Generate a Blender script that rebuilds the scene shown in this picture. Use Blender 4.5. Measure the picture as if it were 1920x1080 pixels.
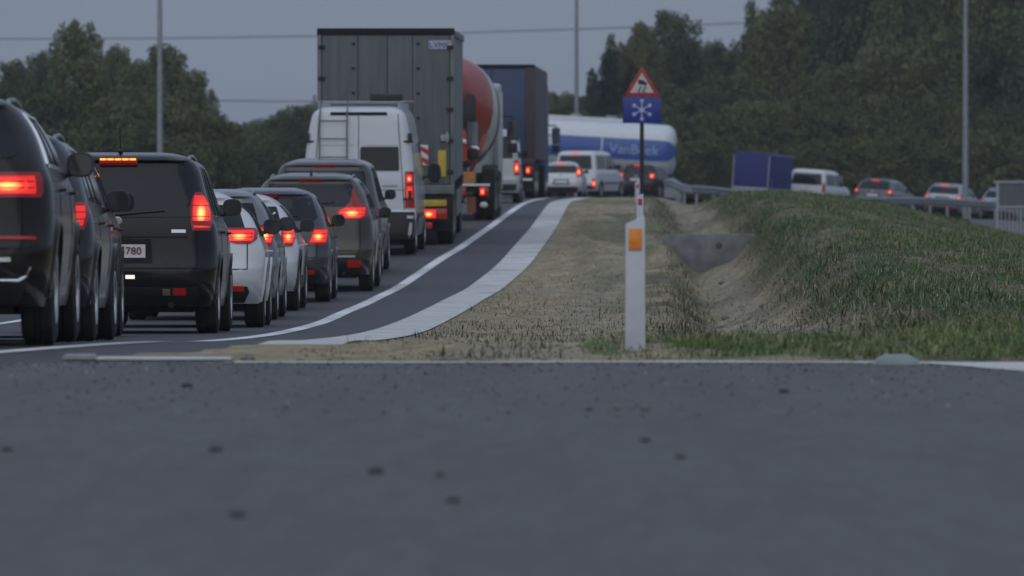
import bpy, bmesh, math, random
import numpy as np
from mathutils import Vector, Matrix

for o in list(bpy.data.objects):
    bpy.data.objects.remove(o)
random.seed(7)
rng = np.random.default_rng(7)
scene = bpy.context.scene
R = math.radians

# ------------------------------------------------------------------ camera
F = 13000.0            # focal length in photo pixels (1920 wide): a long telephoto
CAMZ = 1.05
YH = 330.0             # horizon row in the photo
cam_d = bpy.data.cameras.new('camera')
cam = bpy.data.objects.new('camera', cam_d)
scene.collection.objects.link(cam)
cam_d.sensor_width = 36
cam_d.lens = 36 * F / 1920
cam.location = (0, 0, CAMZ)
cam.rotation_euler = (math.pi / 2 - math.atan((540 - YH) / F), 0, 0)
cam_d.clip_start = 0.5
cam_d.clip_end = 8000
cam_d.dof.use_dof = True
cam_d.dof.focus_distance = 68
cam_d.dof.aperture_fstop = 5.4
scene.camera = cam

# ------------------------------------------------------------------ sky, sun, exposure
world = bpy.data.worlds.new('World')
scene.world = world
world.use_nodes = True
nt = world.node_tree
bg = nt.nodes['Background']
sky = nt.nodes.new('ShaderNodeTexSky')
sky.sky_type = 'NISHITA'
sky.sun_disc = False
sky.sun_elevation = R(32)
sky.sun_rotation = R(194)
sky.air_density = 1.0
sky.dust_density = 1.2
sky.ozone_density = 2.0
mixw = nt.nodes.new('ShaderNodeMix'); mixw.data_type = 'RGBA'
mixw.inputs[0].default_value = 0.90
nt.links.new(sky.outputs[0], mixw.inputs[6])
# flat overcast layer, a little brighter overhead as cloud decks are
tc = nt.nodes.new('ShaderNodeTexCoord')
sep = nt.nodes.new('ShaderNodeSeparateXYZ')
nt.links.new(tc.outputs['Generated'], sep.inputs[0])
rampw = nt.nodes.new('ShaderNodeValToRGB')
rampw.color_ramp.elements[0].position = 0.0
rampw.color_ramp.elements[0].color = (1.72, 2.12, 2.95, 1)
rampw.color_ramp.elements[1].position = 1.0
rampw.color_ramp.elements[1].color = (4.3, 5.2, 6.9, 1)
nt.links.new(sep.outputs[2], rampw.inputs[0])
nzw = nt.nodes.new('ShaderNodeTexNoise'); nzw.inputs['Scale'].default_value = 5.0
nzw.inputs['Detail'].default_value = 4
mpw = nt.nodes.new('ShaderNodeMapping'); mpw.inputs['Scale'].default_value = (1, 1, 5)
nt.links.new(tc.outputs['Generated'], mpw.inputs[0]); nt.links.new(mpw.outputs[0], nzw.inputs[0])
mrw = nt.nodes.new('ShaderNodeMapRange'); mrw.inputs[3].default_value = 0.84; mrw.inputs[4].default_value = 1.20
nt.links.new(nzw.outputs[0], mrw.inputs[0])
vmw = nt.nodes.new('ShaderNodeVectorMath'); vmw.operation = 'SCALE'
nt.links.new(rampw.outputs[0], vmw.inputs[0]); nt.links.new(mrw.outputs[0], vmw.inputs['Scale'])
nt.links.new(vmw.outputs[0], mixw.inputs[7])
nt.links.new(mixw.outputs[2], bg.inputs[0])
bg.inputs[1].default_value = 0.095

sun_d = bpy.data.lights.new('sun', 'SUN')
sun_d.energy = 0.75
sun_d.angle = R(100)
sun_d.color = (1.0, 0.98, 0.95)
sun = bpy.data.objects.new('sun', sun_d)
scene.collection.objects.link(sun)
sun.rotation_euler = (R(58), 0, R(-14))
scene.view_settings.view_transform = 'Standard'
scene.view_settings.look = 'None'
scene.view_settings.exposure = 0.0
scene.view_settings.gamma = 1.0
scene.view_settings.use_curve_mapping = False
scene.render.resolution_x = 1024
scene.render.resolution_y = 576

# ------------------------------------------------------------------ helpers: maths
def pchip(xs, ys):
    xs = np.array(xs, float); ys = np.array(ys, float)
    h = np.diff(xs); d = np.diff(ys) / h
    m = np.zeros(len(xs)); m[0] = d[0]; m[-1] = d[-1]
    for i in range(1, len(xs) - 1):
        if d[i-1] * d[i] > 0:
            w1 = 2*h[i] + h[i-1]; w2 = h[i] + 2*h[i-1]
            m[i] = (w1 + w2) / (w1/d[i-1] + w2/d[i])
    def f(x):
        x = np.clip(np.asarray(x, float), xs[0], xs[-1])
        i = np.clip(np.searchsorted(xs, x) - 1, 0, len(h) - 1)
        t = (x - xs[i]) / h[i]
        r = ((2*t**3 - 3*t**2 + 1)*ys[i] + (t**3 - 2*t**2 + t)*h[i]*m[i]
             + (-2*t**3 + 3*t**2)*ys[i+1] + (t**3 - t**2)*h[i]*m[i+1])
        return r
    return f
def sstep(x, a, b):
    t = np.clip((np.asarray(x, float) - a) / (b - a), 0, 1)
    return t*t*(3 - 2*t)

# value noise, vectorised
_perm = rng.random((256, 256))
def vnoise(x, y):
    x = np.asarray(x, float); y = np.asarray(y, float)
    xi = np.floor(x).astype(int); yi = np.floor(y).astype(int)
    fx = x - xi; fy = y - yi
    fx = fx*fx*(3-2*fx); fy = fy*fy*(3-2*fy)
    g = lambda a, b: _perm[a % 256, b % 256]
    return (g(xi, yi)*(1-fx) + g(xi+1, yi)*fx)*(1-fy) + (g(xi, yi+1)*(1-fx) + g(xi+1, yi+1)*fx)*fy
def fbm(x, y, o=4):
    s = 0; a = .5
    for k in range(o):
        s = s + a*vnoise(x*2**k + 17*k, y*2**k + 31*k); a *= .5
    return s / (1 - .5**o)

# ------------------------------------------------------------------ the lie of the land
# road profile: depth along the view, height (the road dips, climbs to a crest near 205 m, then falls)
_pd = [-200, 30, 43, 50, 57, 64, 71.5, 79, 86, 93, 101, 110, 121, 129, 155, 183, 205, 235, 285, 330, 450, 3000]
_pz = [0, 0, -.01, -.146, -.283, -.407, -.517, -.598, -.63, -.65, -.64, -.54, -.34, -.24, .07, .335, .39, .30, .173, .0, -.2, -.3]
_raw = pchip(_pd, _pz)
_gd = np.arange(-200, 3000, 0.5)
_gz = _raw(_gd)
_k = np.exp(-np.linspace(-2, 2, 13)**2); _k /= _k.sum()
_gz = np.convolve(np.pad(_gz, 6, mode='edge'), _k, mode='valid')
def zg(D): return np.interp(D, _gd, _gz)
_scan = np.arange(36, 240, 0.1)
_scany = YH + (CAMZ - zg(_scan)) * F / _scan
def unproj(px, py):
    i = np.argmin(np.abs(_scany - py)); D = _scan[i]
    return ((px - 960) / F * D, D)
def S(D): return F / D
def PX(px, D): return (px - 960) / F * D
def PZ(py, D): return CAMZ - (py - YH) / F * D

def poly_fn(pix, ext_lo, ext_hi):
    pts = sorted([unproj(*p) for p in pix], key=lambda p: p[1])
    xs = [p[0] for p in pts]; ds = [p[1] for p in pts]
    ds = [ext_lo[1]] + ds + [ext_hi[1]]; xs = [ext_lo[0]] + xs + [ext_hi[0]]
    g = np.arange(30, 300, .5); v = np.interp(g, ds, xs)
    k = np.exp(-np.linspace(-2, 2, 25)**2); k /= k.sum()
    v = np.convolve(np.pad(v, 12, mode='edge'), k, mode='valid')
    return lambda D: np.interp(D, g, v)
line_x = poly_fn([(0, 658), (240, 650), (400, 640), (560, 617), (640, 588), (720, 552), (790, 510), (855, 470), (920, 425), (995, 377)], (-4.2, 36), (3.2, 275))
gut_r = poly_fn([(640, 652), (760, 632), (830, 605), (900, 565), (960, 525), (1000, 488), (1040, 430), (1070, 379)], (-1.6, 40), (5.2, 275))
def gut_l(D): return gut_r(D) - 0.52
def ditch_x(D): return np.interp(D, [40, 45, 70, 100, 130, 200, 260], [1.6, 1.8, 2.45, 3.2, 3.8, 4.9, 5.6])
def ditch_depth(D): return np.interp(D, [45, 60, 80, 100, 129, 132, 150, 200, 240], [0, .12, .25, .42, .62, .42, .36, .3, 0])
right_z = pchip([-100, 40, 46, 60, 100, 150, 172, 190, 230, 270, 400], [0, 0, .0, .06, .29, .58, .68, .6, 0, -.35, -.3])
def base_z(X, D):
    return zg(D) - 0.066*np.clip(np.asarray(X, float) - 6, 0, 30)*sstep(D, 200, 270)*(1 - sstep(D, 330, 420))
def land(X, D):
    """height of the ground (not the paved sheets)"""
    X = np.asarray(X, float); D = np.asarray(D, float)
    b = base_z(X, D)
    dx = ditch_x(D)
    edge = np.where(D < 275, gut_r(np.clip(D, 40, 274)), 3.0)
    rz = right_z(D)
    tt = X - np.clip(7.9*D/172, 4.6, 7.9) - .3*fbm(X*.3, D*.05, 2)
    rz = rz - 0.24*np.clip(.5*(tt + np.sqrt(tt*tt + 1.2)), 0, 7)*sstep(D, 60, 150)
    wgt = sstep(X, np.maximum(edge + .2, dx - .55*sstep(D, 46, 70) - .9*(1 - sstep(D, 46, 70))), dx + 1.7) * (1 - sstep(D, 235, 275)) * sstep(D, 38, 44)
    h = b*(1 - wgt) + rz*wgt
    t = np.abs(X - dx) / np.where(X > dx, 1.05, .9)
    h = h - ditch_depth(D) * np.minimum(1.55*np.clip(1 - t, 0, 1), 1)
    rough = (fbm(X*1.3, D*.5, 4) - .5) * .08 + (fbm(X*5, D*2.5, 3) - .5) * .08
    rw = sstep(X, edge + .02, edge + .5) * sstep(D, 39.0, 41.5) * (1 - sstep(D, 330, 400))
    h = h + rough * rw
    h = h + .030*(fbm(X*3, D*.35, 4) - .45)*sstep(X, edge + .0, edge + .15)*(1 - sstep(X, edge + .3, edge + .8))*sstep(D, 41, 43)*(D < 250)
    return h

# ------------------------------------------------------------------ helpers: materials
MATS = {}
def nodes_of(name):
    m = bpy.data.materials.new(name); m.use_nodes = True
    n = m.node_tree.nodes; b = n['Principled BSDF']
    return m, m.node_tree, n, b
def mat(name, col, rough=.5, metal=0., coat=0., var=.12, scale=6., bump=0., bscale=80., emit=None, estr=0., spec=.5, stretch=None):
    if name in MATS: return MATS[name]
    m, t, n, b = nodes_of(name)
    co = n.new('ShaderNodeTexCoord')
    nz = n.new('ShaderNodeTexNoise'); nz.inputs['Scale'].default_value = scale; nz.inputs['Detail'].default_value = 5
    if stretch:
        st = n.new('ShaderNodeMapping'); st.inputs['Scale'].default_value = stretch
        t.links.new(co.outputs['Object'], st.inputs[0]); t.links.new(st.outputs[0], nz.inputs['Vector'])
    else: t.links.new(co.outputs['Object'], nz.inputs['Vector'])
    rp = n.new('ShaderNodeValToRGB')
    rp.color_ramp.elements[0].position = .3; rp.color_ramp.elements[1].position = .72
    lo = [c*(1 - var) for c in col]; hi = [min(1, c*(1 + var)) for c in col]
    rp.color_ramp.elements[0].color = (*lo, 1); rp.color_ramp.elements[1].color = (*hi, 1)
    t.links.new(nz.outputs[0], rp.inputs[0]); t.links.new(rp.outputs[0], b.inputs['Base Color'])
    mr = n.new('ShaderNodeMapRange'); mr.inputs[3].default_value = max(.02, rough*.8); mr.inputs[4].default_value = min(1, rough*1.25)
    t.links.new(nz.outputs[0], mr.inputs[0]); t.links.new(mr.outputs[0], b.inputs['Roughness'])
    b.inputs['Metallic'].default_value = metal
    b.inputs['Coat Weight'].default_value = coat
    b.inputs['Coat Roughness'].default_value = .06
    b.inputs['Specular IOR Level'].default_value = spec
    if bump:
        n2 = n.new('ShaderNodeTexNoise'); n2.inputs['Scale'].default_value = bscale; n2.inputs['Detail'].default_value = 3
        t.links.new(co.outputs['Object'], n2.inputs['Vector'])
        bp = n.new('ShaderNodeBump'); bp.inputs['Strength'].default_value = bump; bp.inputs['Distance'].default_value = .02
        t.links.new(n2.outputs[0], bp.inputs['Height']); t.links.new(bp.outputs[0], b.inputs['Normal'])
    if emit:
        b.inputs['Emission Color'].default_value = (*emit, 1); b.inputs['Emission Strength'].default_value = estr
    MATS[name] = m
    return m
def paint(name, col, metal=.0, rough=.32, dirt=(.08, .072, .062), amt=.3, coat=.8, spec=.3):
    """car paint with a clear coat and road film towards the sills"""
    if name in MATS: return MATS[name]
    m, t, n, b = nodes_of(name)
    co = n.new('ShaderNodeTexCoord')
    sp = n.new('ShaderNodeSeparateXYZ'); t.links.new(co.outputs['Object'], sp.inputs[0])
    mr = n.new('ShaderNodeMapRange'); mr.inputs[1].default_value = .25; mr.inputs[2].default_value = .85
    mr.inputs[3].default_value = amt; mr.inputs[4].default_value = amt*.12
    t.links.new(sp.outputs[2], mr.inputs[0])
    nz = n.new('ShaderNodeTexNoise'); nz.inputs['Scale'].default_value = 7; nz.inputs['Detail'].default_value = 6
    t.links.new(co.outputs['Object'], nz.inputs['Vector'])
    mu = n.new('ShaderNodeMath'); mu.operation = 'MULTIPLY'
    t.links.new(mr.outputs[0], mu.inputs[0]); t.links.new(nz.outputs[0], mu.inputs[1])
    mx = n.new('ShaderNodeMix'); mx.data_type = 'RGBA'
    mx.inputs[6].default_value = (*col, 1); mx.inputs[7].default_value = (*dirt, 1)
    t.links.new(mu.outputs[0], mx.inputs[0]); t.links.new(mx.outputs[2], b.inputs['Base Color'])
    m2 = n.new('ShaderNodeMapRange'); m2.inputs[3].default_value = rough; m2.inputs[4].default_value = .8
    t.links.new(mu.outputs[0], m2.inputs[0]); t.links.new(m2.outputs[0], b.inputs['Roughness'])
    b.inputs['Metallic'].default_value = metal
    b.inputs['Coat Weight'].default_value = coat; b.inputs['Coat Roughness'].default_value = .08; b.inputs['Specular IOR Level'].default_value = spec
    MATS[name] = m
    return m
def vcol_mat(name, rough=.9, bump=0., bscale=30, spec=.2, var=.35, vscale=9., trans=0.):
    m, t, n, b = nodes_of(name)
    at = n.new('ShaderNodeVertexColor'); at.layer_name = 'Col'
    co = n.new('ShaderNodeTexCoord')
    nz = n.new('ShaderNodeTexNoise'); nz.inputs['Scale'].default_value = vscale; nz.inputs['Detail'].default_value = 8
    nz.inputs['Roughness'].default_value = .7
    t.links.new(co.outputs['Object'], nz.inputs['Vector'])
    mr = n.new('ShaderNodeMapRange'); mr.inputs[1].default_value = .3; mr.inputs[2].default_value = .7
    mr.inputs[3].default_value = 1 - var; mr.inputs[4].default_value = 1 + var
    t.links.new(nz.outputs[0], mr.inputs[0])
    vm = n.new('ShaderNodeVectorMath'); vm.operation = 'SCALE'
    t.links.new(at.outputs[0], vm.inputs[0]); t.links.new(mr.outputs[0], vm.inputs['Scale'])
    t.links.new(vm.outputs[0], b.inputs['Base Color'])
    b.inputs['Roughness'].default_value = rough; b.inputs['Specular IOR Level'].default_value = spec
    if bump:
        n2 = n.new('ShaderNodeTexNoise'); n2.inputs['Scale'].default_value = bscale; n2.inputs['Detail'].default_value = 6
        t.links.new(co.outputs['Object'], n2.inputs['Vector'])
        bp = n.new('ShaderNodeBump'); bp.inputs['Strength'].default_value = bump; bp.inputs['Distance'].default_value = .05
        t.links.new(n2.outputs[0], bp.inputs['Height']); t.links.new(bp.outputs[0], b.inputs['Normal'])
    MATS[name] = m
    return m
def asphalt_mat(name, c0, c1, rough=.6):
    m, t, n, b = nodes_of(name)
    co = n.new('ShaderNodeTexCoord')
    big = n.new('ShaderNodeTexNoise'); big.inputs['Scale'].default_value = 1.0; big.inputs['Detail'].default_value = 6
    big.inputs['Roughness'].default_value = .65
    fine = n.new('ShaderNodeTexNoise'); fine.inputs['Scale'].default_value = 45; fine.inputs['Detail'].default_value = 4
    mp = n.new('ShaderNodeMapping'); mp.inputs['Scale'].default_value = (1.7, .22, 1)
    t.links.new(co.outputs['Object'], mp.inputs[0])
    t.links.new(mp.outputs[0], big.inputs['Vector']); t.links.new(co.outputs['Object'], fine.inputs['Vector'])
    mid = n.new('ShaderNodeTexNoise'); mid.inputs['Scale'].default_value = 1.0; mid.inputs['Detail'].default_value = 7; mid.inputs['Roughness'].default_value = .75
    mp2 = n.new('ShaderNodeMapping'); mp2.inputs['Scale'].default_value = (9, 1.6, 1); t.links.new(co.outputs['Object'], mp2.inputs[0]); t.links.new(mp2.outputs[0], mid.inputs['Vector'])
    ad = n.new('ShaderNodeMath'); ad.operation = 'MULTIPLY_ADD'; ad.inputs[1].default_value = .5
    t.links.new(big.outputs[0], ad.inputs[0])
    m4 = n.new('ShaderNodeMath'); m4.operation = 'MULTIPLY'; m4.inputs[1].default_value = .5
    t.links.new(mid.outputs[0], m4.inputs[0]); t.links.new(m4.outputs[0], ad.inputs[2])
    rp = n.new('ShaderNodeValToRGB'); rp.color_ramp.elements[0].position = .40; rp.color_ramp.elements[1].position = .60
    rp.color_ramp.elements[0].color = (*c0, 1); rp.color_ramp.elements[1].color = (*c1, 1)
    t.links.new(ad.outputs[0], rp.inputs[0]); t.links.new(rp.outputs[0], b.inputs['Base Color'])
    mr = n.new('ShaderNodeMapRange'); mr.inputs[3].default_value = rough - .12; mr.inputs[4].default_value = rough + .15
    t.links.new(big.outputs[0], mr.inputs[0]); t.links.new(mr.outputs[0], b.inputs['Roughness'])
    vo = n.new('ShaderNodeTexVoronoi'); vo.inputs['Scale'].default_value = 60
    t.links.new(co.outputs['Object'], vo.inputs['Vector'])
    bp = n.new('ShaderNodeBump'); bp.inputs['Strength'].default_value = .35; bp.inputs['Distance'].default_value = .012
    t.links.new(vo.outputs[0], bp.inputs['Height']); t.links.new(bp.outputs[0], b.inputs['Normal'])
    MATS[name] = m
    return m

# ------------------------------------------------------------------ helpers: meshes
class MB:
    def __init__(s): s.v = []; s.f = []
    def add(s, v, f):
        o = len(s.v); s.v += [tuple(p) for p in v]; s.f += [tuple(i + o for i in q) for q in f]; return s
    def box(s, x0, x1, y0, y1, z0, z1):
        v = [(x0,y0,z0),(x1,y0,z0),(x1,y1,z0),(x0,y1,z0),(x0,y0,z1),(x1,y0,z1),(x1,y1,z1),(x0,y1,z1)]
        return s.add(v, [(0,3,2,1),(4,5,6,7),(0,1,5,4),(1,2,6,5),(2,3,7,6),(3,0,4,7)])
    def prism(s, pts, axis, a0, a1):
        """polygon pts (2D) extruded along axis 'x','y' or 'z'"""
        def mk(p, a):
            return {'x': (a, p[0], p[1]), 'y': (p[0], a, p[1]), 'z': (p[0], p[1], a)}[axis]
        n = len(pts); v = [mk(p, a0) for p in pts] + [mk(p, a1) for p in pts]
        f = [tuple(range(n))[::-1], tuple(range(n, 2*n))] + [(i, (i+1) % n, n + (i+1) % n, n + i) for i in range(n)]
        return s.add(v, f)
    def tube(s, path, r, n=8, cap=True):
        path = [Vector(p) for p in path]; k = len(path)
        rs = r if isinstance(r, (list, tuple)) else [r]*k
        v = []; f = []
        for i, p in enumerate(path):
            d = (path[min(i+1, k-1)] - path[max(i-1, 0)]).normalized()
            a = d.cross(Vector((0, 0, 1)) if abs(d.z) < .9 else Vector((1, 0, 0))).normalized(); c = d.cross(a)
            for j in range(n):
                t = 2*math.pi*j/n; q = p + (a*math.cos(t) + c*math.sin(t))*rs[i]; v.append(tuple(q))
        for i in range(k-1):
            for j in range(n):
                f.append((i*n + j, i*n + (j+1) % n, (i+1)*n + (j+1) % n, (i+1)*n + j))
        if cap: f += [tuple(range(n))[::-1], tuple(range((k-1)*n, k*n))]
        return s.add(v, f)
    def lathe(s, prof, origin, axis='x', n=24, sx=1., sy=1., power=2.):
        """profile of (along, radius) around an axis; power > 2 squares the section"""
        v = []; f = []; k = len(prof); o = Vector(origin)
        for (a, r) in prof:
            for j in range(n):
                t = 2*math.pi*j/n; c = math.cos(t); q = math.sin(t)
                if power != 2.:
                    m = (abs(c)**power + abs(q)**power)**(1/power); c /= m; q /= m
                c *= r*sx; q *= r*sy
                v.append(tuple(o + Vector({'x': (a, c, q), 'y': (c, a, q), 'z': (c, q, a)}[axis])))
        for i in range(k-1):
            for j in range(n):
                f.append((i*n + j, i*n + (j+1) % n, (i+1)*n + (j+1) % n, (i+1)*n + j))
        f += [tuple(range(n))[::-1], tuple(range((k-1)*n, k*n))]
        return s.add(v, f)
    def ball(s, c, rx, ry, rz, n=14, m=8):
        prof = []
        v = []; f = []
        for i in range(1, m):
            a = math.pi*i/m - math.pi/2
            for j in range(n):
                t = 2*math.pi*j/n
                v.append((c[0] + rx*math.cos(a)*math.cos(t), c[1] + ry*math.cos(a)*math.sin(t), c[2] + rz*math.sin(a)))
        for i in range(m-2):
            for j in range(n):
                f.append((i*n + j, i*n + (j+1) % n, (i+1)*n + (j+1) % n, (i+1)*n + j))
        f += [tuple(range(n))[::-1], tuple(range((m-2)*n, (m-1)*n))]
        return s.add(v, f)
    def build(s, name, m, parent=None, smooth=False, bevel=0., segs=2):
        me = bpy.data.meshes.new(name); me.from_pydata(s.v, [], s.f); me.validate(); me.update()
        bm = bmesh.new(); bm.from_mesh(me); bmesh.ops.recalc_face_normals(bm, faces=bm.faces)
        if bevel:
            ed = [e for e in bm.edges if e.is_manifold and e.calc_face_angle(0) > .5]
            bmesh.ops.bevel(bm, geom=ed, offset=bevel, segments=segs, affect='EDGES', profile=.6, clamp_overlap=True)
        bm.to_mesh(me); bm.free()
        return link(name, me, m, parent, smooth or bool(bevel))
def link(name, me, m, parent=None, smooth=False):
    if m: me.materials.append(m)
    if smooth:
        me.polygons.foreach_set('use_smooth', [True]*len(me.polygons))
        try: me.set_sharp_from_angle(angle=R(38))
        except Exception: pass
    o = bpy.data.objects.new(name, me); scene.collection.objects.link(o)
    if parent: o.parent = parent
    return o
def tag(o, label, cat, group=None):
    o['label'] = label; o['category'] = cat
    if group: o['group'] = group
    return o
def thing(name, label, cat, loc=(0, 0, 0), rot=(0, 0, 0), group=None):
    o = bpy.data.objects.new(name, None); scene.collection.objects.link(o)
    o.empty_display_size = .2
    o.location = loc; o.rotation_euler = rot
    return tag(o, label, cat, group)
def copy_tree(o, parent=None):
    c = o.copy(); scene.collection.objects.link(c); c.parent = parent
    for ch in o.children: copy_tree(ch, c)
    return c
def text_part(name, s, size, m, parent, loc, rot=(R(90), 0, 0), depth=.004, sx=1.):
    cu = bpy.data.curves.new(name, 'FONT'); cu.body = s; cu.size = size; cu.extrude = depth
    cu.align_x = 'CENTER'; cu.align_y = 'CENTER'; cu.resolution_u = 3
    tmp = bpy.data.objects.new('tmp', cu); scene.collection.objects.link(tmp)
    bpy.context.view_layer.update()
    me = bpy.data.meshes.new_from_object(tmp.evaluated_get(bpy.context.evaluated_depsgraph_get()))
    bpy.data.objects.remove(tmp)
    o = link(name, me, m, parent); o.location = loc; o.rotation_euler = rot; o.scale = (sx, 1, 1)
    return o
def set_cols(me, cols, name='Col'):
    a = me.color_attributes.new(name, 'FLOAT_COLOR', 'POINT')
    c = np.ones((len(me.vertices), 4)); c[:, :3] = cols
    a.data.foreach_set('color', c.ravel())
def np_mesh(name, V, Q):
    """numpy verts (n,3), faces (m,k)"""
    me = bpy.data.meshes.new(name); k = Q.shape[1]
    me.vertices.add(len(V)); me.vertices.foreach_set('co', V.astype(np.float32).ravel())
    me.loops.add(Q.size); me.loops.foreach_set('vertex_index', Q.astype(np.int32).ravel())
    me.polygons.add(len(Q)); me.polygons.foreach_set('loop_start', np.arange(0, Q.size, k, dtype=np.int32))
    me.polygons.foreach_set('loop_total', np.full(len(Q), k, dtype=np.int32))
    me.update(calc_edges=True); me.validate()
    return me

# ------------------------------------------------------------------ shared materials
M_asph = asphalt_mat('asphalt_worn', (.066, .060, .058), (.114, .113, .107), .62)
M_asph2 = asphalt_mat('asphalt_new', (.044, .042, .046), (.070, .069, .074), .6)
M_line = mat('road_paint', (.78, .78, .77), .6, var=.28, scale=2.5)
M_conc = mat('concrete', (.60, .60, .56), .85, var=.28, scale=1.6, bump=.3, bscale=40)
M_concd = mat('concrete_grey', (.20, .205, .21), .85, var=.3, scale=4, bump=.3, bscale=40)
M_tyre = mat('tyre_rubber', (.018, .018, .018), .85, var=.3, scale=9)
M_rim = mat('alloy', (.42, .43, .44), .3, metal=.85)
M_glass = mat('dark_glass', (.010, .012, .014), .06, var=.1, spec=.38)
M_tint = mat('side_glass', (.02, .024, .028), .05, var=.1, spec=.6)
M_black = mat('black_plastic', (.02, .02, .021), .5, var=.2)
M_under = mat('underbody', (.012, .012, .012), .85, var=.3)
M_chrome = mat('chrome', (.62, .63, .65), .18, metal=1., var=.05)
M_seam = mat('panel_gap', (.006, .006, .006), .9)
M_redlens = mat('red_lens', (.16, .006, .006), .15, coat=.4, var=.1, emit=(1, .03, .02), estr=.07)
M_lit = mat('brake_lit', (.6, .02, .01), .25, emit=(1, .035, .025), estr=.9, var=.05)
def lamp_mat(name, e_red, e_hot, core=.55):
    m, t, n, b = nodes_of(name)
    co = n.new('ShaderNodeTexCoord'); mp = n.new('ShaderNodeMapping')
    mp.inputs['Location'].default_value = (-1.1, 0, -.9); mp.inputs['Scale'].default_value = (2.2, 0, 2.0)
    t.links.new(co.outputs['Generated'], mp.inputs[0])
    gr = n.new('ShaderNodeTexGradient'); gr.gradient_type = 'SPHERICAL'; t.links.new(mp.outputs[0], gr.inputs[0])
    rp = n.new('ShaderNodeValToRGB'); e = rp.color_ramp.elements
    e[0].position = 0; e[0].color = (e_red, e_red*.03, e_red*.022, 1)
    e[1].position = 1; e[1].color = (e_hot, e_hot*.42, e_hot*.10, 1)
    x = e.new(core*.75); x.color = (e_red*1.5, e_red*.09, e_red*.05, 1)
    t.links.new(gr.outputs[0], rp.inputs[0]); t.links.new(rp.outputs[0], b.inputs['Emission Color'])
    b.inputs['Emission Strength'].default_value = 1.0; b.inputs['Base Color'].default_value = (.35, .01, .01, 1); b.inputs['Roughness'].default_value = .2
    MATS[name] = m; return m
M_lamp = lamp_mat('brake_lamp', .72, 3.2)
M_hot = mat('brake_bulb', (.8, .2, .05), .3, emit=(1, .36, .07), estr=2.2, var=.05)
M_dimred = mat('tail_glow', (.5, .01, .01), .25, emit=(1, .03, .025), estr=.7, var=.05)
M_refl = mat('red_reflector_glow', (.26, .012, .01), .2, coat=.3, emit=(1, .03, .02), estr=.06)  # unlit reflectors given a faint red glow of their own
M_white = mat('white_enamel', (.72, .73, .74), .4, coat=.3, var=.05)
M_plate = mat('plate_white', (.62, .58, .57), .45, var=.08, scale=20)
M_platered = mat('plate_text', (.16, .015, .03), .5)
M_amber = mat('amber_reflector_glow', (.7, .22, .015), .3, coat=.4, var=.12, scale=30, emit=(1, .32, .02), estr=.05)  # marker post reflector, no lamp, with a slight amber glow built in
M_galv = mat('galvanised', (.30, .32, .34), .5, metal=.55, var=.18, scale=8)
M_yellow = mat('yellow_marking', (.55, .40, .04), .5, var=.15)
M_mirror = mat('mirror_glass', (.5, .52, .55), .05, metal=1., var=.03)
M_revl = mat('white_lamp', (.7, .68, .6), .3, emit=(1, .93, .78), estr=.8)
# ================================================================== THE SETTING
def structure(o): o['kind'] = 'structure'; return o
# ---- ground, one sheet to the horizon
gx = np.unique(np.concatenate([np.linspace(-1500, -80, 8), np.arange(-80, -5, 3.), np.arange(-5, 13, .12), np.arange(13, 40, .6), np.arange(40, 90, 5.), np.linspace(90, 1500, 8)]))
gd = np.unique(np.concatenate([np.array([-300, -100, -20, 0, 10, 20, 30, 36, 38.2]), np.arange(38.6, 70, .22), np.arange(70, 140, .5), np.arange(140, 340, 1.5), np.arange(340, 500, 8.), np.linspace(500, 2500, 14)]))
GX, GD = np.meshgrid(gx, gd)
GZ = land(GX, GD)
edge = np.where(GD < 275, gut_r(np.clip(GD, 40, 274)), 60)
under_main = (GX < edge - .12 - .52*(1 - sstep(GD, 43.5, 52))) & (GD > 41.6) & (GD < 275) & (GX > edge - 9)
under_join = (GX < -1.75 - .5*(GD > 40.6)) & (GX > -12) & (GD <= 41.6)
under_far = (GD >= 255) & (GD < 335) & (GX > -14) & (GX < 60)
GZ = GZ - .09*(under_main | under_far) - .09*under_join
GZ = GZ - .07*(GD < 38.7)
V = np.stack([GX.ravel(), GD.ravel(), GZ.ravel()], 1)
nx = len(gx); ny = len(gd)
ii = (np.arange(ny-1)[:, None]*nx + np.arange(nx-1)[None, :]).ravel()
Q = np.stack([ii, ii+1, ii+nx+1, ii+nx], 1)
me = np_mesh('ground', V, Q)
def green_mask(X, D):
    """1 where grass grows, 0 on the straw-covered verge"""
    X = np.asarray(X, float); D = np.asarray(D, float)
    dx = ditch_x(D)
    n = fbm(X*1.8 + 3, D*.2, 5)
    bank = sstep(X, dx + .35, dx + 1.0)
    g = bank * (.15 + .85*sstep(n, .42, .53))
    front = sstep(X, .35, .8) * (1 - sstep(D, 44.0, 48.5)) * sstep(D + 2.2*fbm(X*3, D*.6, 3), 41.2, 42.6) * sstep(fbm(X*2.6, D*1.1, 3), .34, .58)
    left = sstep(X, .9, 1.6)*(1 - sstep(X, dx - .5, dx - .2)) * sstep(fbm(X*1.1 + 9, D*.12, 3), .46, .58)*sstep(D, 47, 52)*.45
    return np.clip(np.maximum(np.maximum(g, front), left), 0, 1)
def sand_mask(X, D):
    dx = ditch_x(D)
    inditch = .75*np.clip(1 - np.abs(X - dx)/.55, 0, 1) * sstep(D, 47, 58)
    track = np.exp(-((X - (gut_r(np.clip(D, 40, 274)) + 1.5))/.35)**2)*.5
    patch = sstep(fbm(X*1.6 + 40, D*.35 + 7, 4), .56, .68)*.5
    return np.clip(np.maximum(np.maximum(inditch, track), patch*(1 - sstep(X, dx + .3, dx + .8))), 0, 1)
fx = GX.ravel(); fd = GD.ravel()
g = green_mask(fx, fd)[:, None]; sd = sand_mask(fx, fd)[:, None]
nn = fbm(fx*3, fd*1.2, 3)[:, None]
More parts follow.
